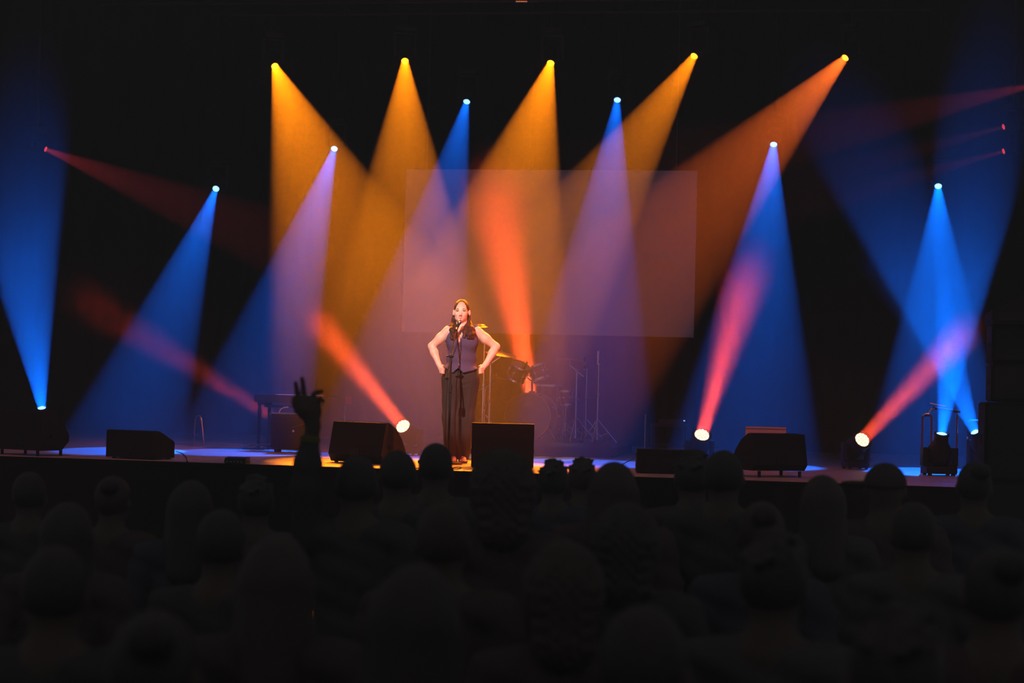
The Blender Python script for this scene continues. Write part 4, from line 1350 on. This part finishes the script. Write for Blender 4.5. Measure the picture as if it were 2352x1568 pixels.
for s_ in (-1, 1):
    for yy in (0.06, 0.49):
        MB().cyl((s_ * (cw - 0.06) - 0.015, yy, 0.04), (s_ * (cw - 0.06) + 0.015, yy, 0.04), 0.04, 14).build('caster', M['rubber'], t)

# ------------------------------------------------------------------ loudspeaker stack at the edge of the view
sy_ = -2.6 - 0.75


def cabinet(name, label, x0, x1, y0, y1, z0, z1, rz_=0.0, taper=0.0, group='loudspeakers in the stack'):
    t = thing(name, label, 'loudspeaker', ((x0 + x1) / 2, (y0 + y1) / 2, z0), rz_, group)
    w_, d_, h_ = (x1 - x0) / 2, (y1 - y0) / 2, z1 - z0
    MB().box((-w_, -d_, 0), (w_, d_, h_), bev=0.012).build('cabinet', M['cab'], t)
    MB().box((-w_ + 0.03, -d_ - 0.012, 0.03), (w_ - 0.03, -d_, h_ - 0.03), bev=0.004).build('grille', M['grille'], t)
    for s_ in (-1, 1):
        MB().box((s_ * w_ - 0.006, -0.08, h_ * 0.45), (s_ * w_ + 0.006, 0.08, h_ * 0.58), bev=0.005).build('handle', M['rubber'], t)
    return t


P0 = at_y(2263, 922, sy_)
xs = P0.x
subh = (P0.z - HALL_Z) / 3
for q in range(3):
    cabinet('subwoofer', ['subwoofer at the bottom of the stack, standing on the hall floor', 'middle subwoofer of the stack beside the stage edge',
                          'topmost subwoofer, carrying the tall loudspeakers'][q], xs, xs + 0.95, sy_, sy_ + 0.72, HALL_Z + subh * q, HALL_Z + subh * (q + 1) - 0.004)
P1 = at_y(2279, 745, sy_ + 0.1)
xt = P1.x
hh2 = (P1.z - P0.z) / 2
for q in range(2):
    cabinet('top_speaker', ['tall loudspeaker standing on the subwoofers', 'second tall loudspeaker, under the flared top cabinet'][q], xt, xt + 0.75, sy_ + 0.1, sy_ + 0.65,
            P0.z + hh2 * q, P0.z + hh2 * (q + 1) - 0.004)
P2, P3 = at_y(2278, 713, sy_ - 0.05), at_y(2352, 681, sy_ - 0.05)
t = thing('horn_speaker', 'flared loudspeaker with a sloping top, crowning the stack', 'loudspeaker', (P2.x, sy_ - 0.05, P1.z), 0, 'loudspeakers in the stack')
h2, h3 = P2.z - P1.z, P3.z - P1.z
sl = (h3 - h2) / (P3.x - P2.x)
vs = []
for yy in (0.0, 0.7):
    vs += [(0.02, yy, 0.0), (0.0, yy, h2 * 0.3), (0.0, yy, h2), (P3.x - P2.x, yy, h3), (0.85, yy, h3 + sl * 0.4), (0.85, yy, 0.0)]
MB().add(vs, [(5, 4, 3, 2, 1, 0), (6, 7, 8, 9, 10, 11)] + [(i, (i + 1) % 6, 6 + (i + 1) % 6, 6 + i) for i in range(6)]).build('cabinet', M['cab'], t, smooth=0)
MB().box((0.06, -0.012, 0.03), (0.8, 0.0, h2 * 0.9), bev=0.004).build('grille', M['grille'], t)

# ------------------------------------------------------------------ the crowd, seen from behind, standing in the dark hall
def crowd_body(s, left_arm=True):
    """1.70 m figure facing +y with its forearms held in front"""
    s.ell((0, 0.005, 1.595), (0.072, 0.092, 0.105), 0.02)
    s.ell((0, 0.04, 1.535), (0.056, 0.06, 0.07), 0.03)
    s.cap((0, 0.085, 1.57), (0, 0.105, 1.545), 0.008, 0.012, 0.01)
    for q in (-1, 1):
        s.ell((q * 0.078, 0.0, 1.575), (0.011, 0.022, 0.032), 0.01)
    s.cap((0, -0.01, 1.52), (0, -0.02, 1.42), 0.055, 0.062, 0.03)
    s.cap((-0.12, -0.02, 1.39), (0.12, -0.02, 1.39), 0.06, None, 0.06)
    s.ell((0, 0, 1.22), (0.155, 0.10, 0.19), 0.05)
    s.ell((0, 0, 0.95), (0.155, 0.105, 0.14), 0.06)
    for q in (-1, 1):
        if q == 1 or left_arm:
            s.chain([(q * 0.185, -0.02, 1.375), (q * 0.235, -0.05, 1.12), (q * 0.15, 0.16, 1.05), (q * 0.11, 0.22, 1.07)], [0.052, 0.040, 0.028, 0.026], 0.03)
            for k in range(4):
                z = 1.10 - 0.021 * k
                s.chain([(q * 0.10, 0.235, z), (q * 0.055, 0.25, z + 0.004), (q * 0.03, 0.225, z + 0.004)], [0.0095, 0.009, 0.008], 0.004)
            s.chain([(q * 0.11, 0.21, 1.095), (q * 0.085, 0.205, 1.13), (q * 0.06, 0.215, 1.145)], [0.013, 0.011, 0.009], 0.008)
        s.chain([(q * 0.085, 0, 0.90), (q * 0.095, 0.01, 0.49), (q * 0.10, -0.02, 0.08)], [0.085, 0.055, 0.038], 0.04)
        s.chain([(q * 0.10, -0.04, 0.035), (q * 0.115, 0.14, 0.028)], [0.034, 0.028], 0.02)
    return s


def crowd_shirt(s, left_sleeve=True):
    s.cap((-0.125, -0.02, 1.385), (0.125, -0.02, 1.385), 0.072, None, 0.06)
    s.ell((0, 0, 1.22), (0.172, 0.118, 0.20), 0.05)
    s.ell((0, 0, 0.99), (0.168, 0.12, 0.15), 0.06)
    for q in (-1, 1):
        if q == 1 or left_sleeve:
            s.chain([(q * 0.185, -0.02, 1.375), (q * 0.235, -0.05, 1.12), (q * 0.19, 0.07, 1.075)], [0.066, 0.056, 0.046], 0.03)
    s.keep(lambda X, Y, Z: 0.88 - Z + 0 * X + 0 * Y)
    s.cut_cap((0, -0.005, 1.47), (0, -0.015, 1.56), 0.062, 0.07)
    s.warp(lambda X, Y, Z: 0.004 * np.sin(Z * 60 + X * 25))
    return s


def crowd_hair(kind):
    s = Sculpt((-0.19, -0.2, 1.25), (0.19, 0.17, 1.82), 0.008)
    if kind == 'short':
        s.ell((0, -0.012, 1.607), (0.082, 0.098, 0.104), 0.01)
        s.cut_ell((0, 0.1, 1.54), (0.075, 0.1, 0.12))
        s.keep(lambda X, Y, Z: 1.535 - Z + 0 * X + 0 * Y)
    elif kind == 'long':
        s.ell((0, -0.012, 1.603), (0.086, 0.10, 0.106), 0.01)
        s.cut_ell((0, 0.12, 1.54), (0.066, 0.1, 0.13))
        s.cap((0, -0.05, 1.58), (0, -0.09, 1.33), 0.085, 0.075, 0.04)
        for q in (-1, 1):
            s.cap((q * 0.065, -0.02, 1.57), (q * 0.085, -0.05, 1.36), 0.035, 0.03, 0.03)
    elif kind == 'bun':
        s.ell((0, -0.012, 1.605), (0.081, 0.098, 0.103), 0.01)
        s.cut_ell((0, 0.1, 1.54), (0.072, 0.1, 0.12))
        s.keep(lambda X, Y, Z: 1.52 - Z + 0 * X + 0 * Y)
        s.ell((0.02, -0.1, 1.665), (0.045, 0.04, 0.04), 0.015)
    elif kind == 'curly':
        s.ell((0, -0.015, 1.6), (0.105, 0.115, 0.118), 0.02)
        s.cut_ell((0, 0.13, 1.54), (0.07, 0.1, 0.13))
        s.cap((0, -0.04, 1.58), (0, -0.06, 1.47), 0.1, 0.085, 0.03)
        s.warp(lambda X, Y, Z: 0.009 * np.sin(X * 170) * np.sin(Y * 160 + 1) * np.sin(Z * 165))
    elif kind == 'tousled':
        s.ell((0, -0.012, 1.607), (0.086, 0.10, 0.106), 0.01)
        s.cut_ell((0, 0.1, 1.54), (0.075, 0.1, 0.12))
        s.keep(lambda X, Y, Z: 1.53 - Z + 0 * X + 0 * Y)
        rr = random.Random(5)
        for q in range(40):
            g, e = rr.uniform(0, 6.28), rr.uniform(0.3, 1.5)
            d = Vector((math.cos(g) * math.cos(e), math.sin(g) * math.cos(e), math.sin(e)))
            c = Vector((0, -0.012, 1.607)) + Vector((d.x * 0.082, d.y * 0.095, d.z * 0.1))
            s.cap(c, c + d * 0.016 + Vector((rr.uniform(-.02, .02), rr.uniform(-.02, .02), 0)), 0.014, 0.007, 0.01)
    elif kind == 'cap':
        s.ell((0, -0.005, 1.612), (0.084, 0.1, 0.1), 0.01)
        s.keep(lambda X, Y, Z: 1.6 - Z + 0 * X + 0 * Y)
        s.ell((-0.10, 0.05, 1.612), (0.075, 0.06, 0.012), 0.012)
    return s


tmp = bpy.data.objects
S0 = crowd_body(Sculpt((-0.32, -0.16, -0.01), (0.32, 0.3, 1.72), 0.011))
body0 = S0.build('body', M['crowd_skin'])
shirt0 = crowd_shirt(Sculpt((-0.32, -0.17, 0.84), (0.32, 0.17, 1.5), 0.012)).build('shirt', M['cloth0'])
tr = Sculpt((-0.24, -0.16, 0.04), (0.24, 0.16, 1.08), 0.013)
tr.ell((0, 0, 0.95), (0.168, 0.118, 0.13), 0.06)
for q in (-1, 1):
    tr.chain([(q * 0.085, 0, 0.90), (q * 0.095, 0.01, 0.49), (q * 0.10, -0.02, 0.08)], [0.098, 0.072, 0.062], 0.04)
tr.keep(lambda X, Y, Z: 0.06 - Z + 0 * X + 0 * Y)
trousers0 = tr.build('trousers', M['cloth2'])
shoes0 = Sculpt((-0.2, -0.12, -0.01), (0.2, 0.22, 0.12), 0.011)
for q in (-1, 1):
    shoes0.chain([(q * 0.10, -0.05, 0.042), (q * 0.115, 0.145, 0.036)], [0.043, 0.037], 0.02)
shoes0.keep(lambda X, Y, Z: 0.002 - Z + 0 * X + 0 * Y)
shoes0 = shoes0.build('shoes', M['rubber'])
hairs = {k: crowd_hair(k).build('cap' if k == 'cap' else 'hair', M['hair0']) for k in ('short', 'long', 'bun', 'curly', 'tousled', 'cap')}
protos = [body0, shirt0, trousers0, shoes0] + list(hairs.values())
used_once = set()


def give(proto, parent, material):
    """a copy of the prototype mesh object as a part of the given person"""
    c = proto.copy()
    col.objects.link(c)
    c.parent = parent
    c.material_slots[0].link = 'OBJECT'
    c.material_slots[0].material = material
    return c


PEOPLE = []


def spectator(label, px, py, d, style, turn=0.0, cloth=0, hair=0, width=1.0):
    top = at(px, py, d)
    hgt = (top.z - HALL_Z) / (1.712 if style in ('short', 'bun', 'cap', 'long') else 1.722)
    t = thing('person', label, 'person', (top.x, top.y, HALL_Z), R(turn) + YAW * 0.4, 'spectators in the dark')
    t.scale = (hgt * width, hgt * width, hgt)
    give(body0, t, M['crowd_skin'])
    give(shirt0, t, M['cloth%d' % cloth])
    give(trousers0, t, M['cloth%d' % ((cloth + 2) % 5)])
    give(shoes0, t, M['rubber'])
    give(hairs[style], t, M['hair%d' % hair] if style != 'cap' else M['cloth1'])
    PEOPLE.append((top.x, top.y, hgt, label))
    return t


CROWD = [
    # heads that show against the stage
    ('head rising just right of the raised arm, before the rounded floor monitor', 0, 0, 0, None, 0, 0, 0, 1),
    ('smooth dark head between the rounded floor monitor and the tall head by the singer', 915, 1033, 8.7, 'short', 8, 0, 0, 1.08),
    ('tall head with clear ears, directly in front of the legs of the singer', 1003, 1016, 9.2, 'short', -5, 3, 0, 1.0),
    ('broad bushy head with a lit ear, covering the square floor monitor', 1156, 1026, 6.3, 'curly', 10, 1, 1, 1.0),
    ('low head right of the square floor monitor, first of three before the blue strip', 1272, 1055, 10.15, 'tousled', 0, 2, 0, 1.0),
    ('spiky haired head, middle of three before the blue strip', 1337, 1051, 10.85, 'tousled', 20, 0, 1, 1.0),
    ('wide rounded head, last of three before the blue strip', 1412, 1057, 7.8, 'long', 0, 4, 1, 1.05),
    ('head with a faint red rim, in front of the low monitor box', 1592, 1036, 9.15, 'tousled', 12, 1, 0, 1.05),
    ('smooth round head between the low monitor box and the curved monitor', 1664, 1033, 8.45, 'short', -8, 0, 0, 1.06),
    ('head below the curved floor monitor, on its outer side', 1888, 1088, 7.9, 'long', 15, 3, 2, 1.0),
    ('head wearing a cap whose brim points aside, before the last red lamp', 2034, 1062, 8.5, 'cap', 0, 1, 0, 1.14),
    ('head partly hiding the flight case, next to the loudspeaker stack', 2238, 1058, 9.0, 'bun', 0, 2, 0, 1.0),
    # second and nearer rows, darker
    ('head far out on the keyboard side, below the outermost monitor', 70, 1082, 8.6, 'short', 5, 0, 0, 1),
    ('head below the boxy floor monitor, its hair in a bun', 262, 1090, 8.2, 'bun', -6, 4, 1, 1),
    ('dark head below the cable of the boxy monitor', 442, 1100, 7.5, 'long', 0, 2, 0, 1),
    ('head below the small stage box', 590, 1092, 8.4, 'tousled', 9, 3, 0, 1),
    ('person in the second row, under the tall head by the singer', 1020, 1150, 5.5, 'short', 0, 1, 1, 1),
    ('curly haired person in the second row under the wide rounded head', 1440, 1150, 5.6, 'curly', 0, 0, 0, 1),
    ('person in the second row under the curved floor monitor', 1752, 1148, 6.3, 'bun', -10, 2, 1, 1),
    ('person in the second row below the capped head', 2098, 1150, 6.6, 'short', 6, 3, 0, 1),
    ('person in the second row at the keyboard side border of the view', 160, 1150, 6.4, 'long', 0, 1, 0, 1),
    ('person in the second row under the stage box', 512, 1168, 5.9, 'short', -5, 0, 0, 1),
    ('person in the third row left of the raised arm, hair faintly red', 640, 1222, 4.6, 'long', 4, 1, 2, 1),
    ('curly person in the third row with an orange rim, right of the middle', 1296, 1236, 4.5, 'curly', 8, 1, 1, 0.95),
    ('person in the third row whose ear catches red light', 1780, 1218, 4.6, 'tousled', -14, 3, 0, 1),
    ('person in the third row nearest to the loudspeaker stack', 2290, 1250, 4.55, 'bun', 0, 4, 0, 1),
    ('person in the third row at the dark keyboard side corner', 130, 1250, 4.5, 'short', 10, 0, 0, 1),
    ('nearest person at the bottom corner on the keyboard side', 360, 1392, 3.3, 'bun', 0, 2, 0, 1),
    ('nearest person with long hair, below the singer', 960, 1290, 3.7, 'long', -6, 0, 0, 1),
    ('nearest person right of the middle with a rounded head', 1480, 1384, 3.3, 'short', -4, 1, 0, 1),
    ('nearest person at the bottom on the loudspeaker side', 2060, 1390, 3.3, 'tousled', 6, 0, 0, 1)]
for row in CROWD:
    if row[4] is not None:
        spectator(*row)

# the one with the raised arm
top = at(822, 1040, 7.5)
D = 7.42
arm_p = thing('person', 'person raising one arm with two fingers up, before the dark amplifier', 'person', (top.x, top.y, HALL_Z), YAW, 'spectators in the dark')
ar_inv = Matrix.Rotation(-YAW, 3, 'Z')


def Q(px, py, dd=0.0):
    return ar_inv @ (at(px, py, D + dd) - Vector((top.x, top.y, HALL_Z)))


s = crowd_body(Sculpt((-0.34, -0.2, -0.01), (0.32, 0.3, 2.12), 0.0062), left_arm=False)
sh, el, wr = Vector((-0.185, -0.02, 1.38)), Q(702, 1122, 0.0), Q(719, 978, 0.0)
s.chain([sh, el, (el * 0.6 + wr * 0.4), wr], [0.052, 0.041, 0.040, 0.026], 0.03)
s.chain([wr, Q(712, 945)], [0.027, 0.034], 0.02)
s.chain([Q(690, 938), Q(690, 920)], [0.022, 0.018], 0.02)
s.chain([Q(706, 940), Q(704, 918)], [0.026, 0.018], 0.02)
s.chain([Q(720, 942), Q(717, 920)], [0.024, 0.017], 0.02)
s.chain([Q(727, 948), Q(727, 926)], [0.017, 0.013], 0.02)
s.chain([Q(687, 922), Q(682, 900), Q(679, 879)], [0.0105, 0.0095, 0.0085], 0.006)          # middle
s.chain([Q(701, 920), Q(697, 893), Q(693.5, 869)], [0.0115, 0.0105, 0.0092], 0.006)        # index
s.chain([Q(716, 918), Q(720, 906), Q(728, 900.5), Q(739, 899, -0.02)], [0.0105, 0.0098, 0.009, 0.0085], 0.006)   # bent over
s.chain([Q(727, 926), Q(731, 918), Q(736, 916), Q(743, 922, -0.02)], [0.0098, 0.009, 0.0085, 0.008], 0.006)
s.chain([Q(700, 955), Q(684, 940), Q(677, 927), Q(674, 915)], [0.018, 0.014, 0.0105, 0.009], 0.01)     # thumb
s.build('body', M['crowd_skin'], arm_p)
s = crowd_shirt(Sculpt((-0.34, -0.17, 0.84), (0.32, 0.17, 1.95), 0.0085), left_sleeve=False)
cu = Q(712, 1012)
s.chain([sh, el, el * 0.5 + cu * 0.5, cu], [0.064, 0.056, 0.052, 0.036], 0.03)
s.build('shirt', M['cloth0'], arm_p)
ax = (wr - el).normalized()
MB().lathe([(0.036, 0), (0.040, 0.004), (0.039, 0.022), (0.033, 0.026)], ax, cu - ax * 0.006, 20, caps=False).build('wristband', M['olive_band'], arm_p)
give(trousers0, arm_p, M['cloth2'])
give(shoes0, arm_p, M['rubber'])
give(hairs['short'], arm_p, M['hair0'])
PEOPLE.append((top.x, top.y, 1.0, 'arm'))
for p in protos:
    bpy.data.objects.remove(p)
for i in range(len(PEOPLE)):
    for j in range(i):
        a_, b_ = PEOPLE[i], PEOPLE[j]
        dd = math.hypot(a_[0] - b_[0], a_[1] - b_[1])
        if dd < 0.5:
            print('CLOSE', round(dd, 2), a_[3], '|', b_[3])
for p in PEOPLE:
    if not 0.9 < p[2] < 1.08:
        print('HEIGHT', round(p[2] * 1.71, 2), p[3])
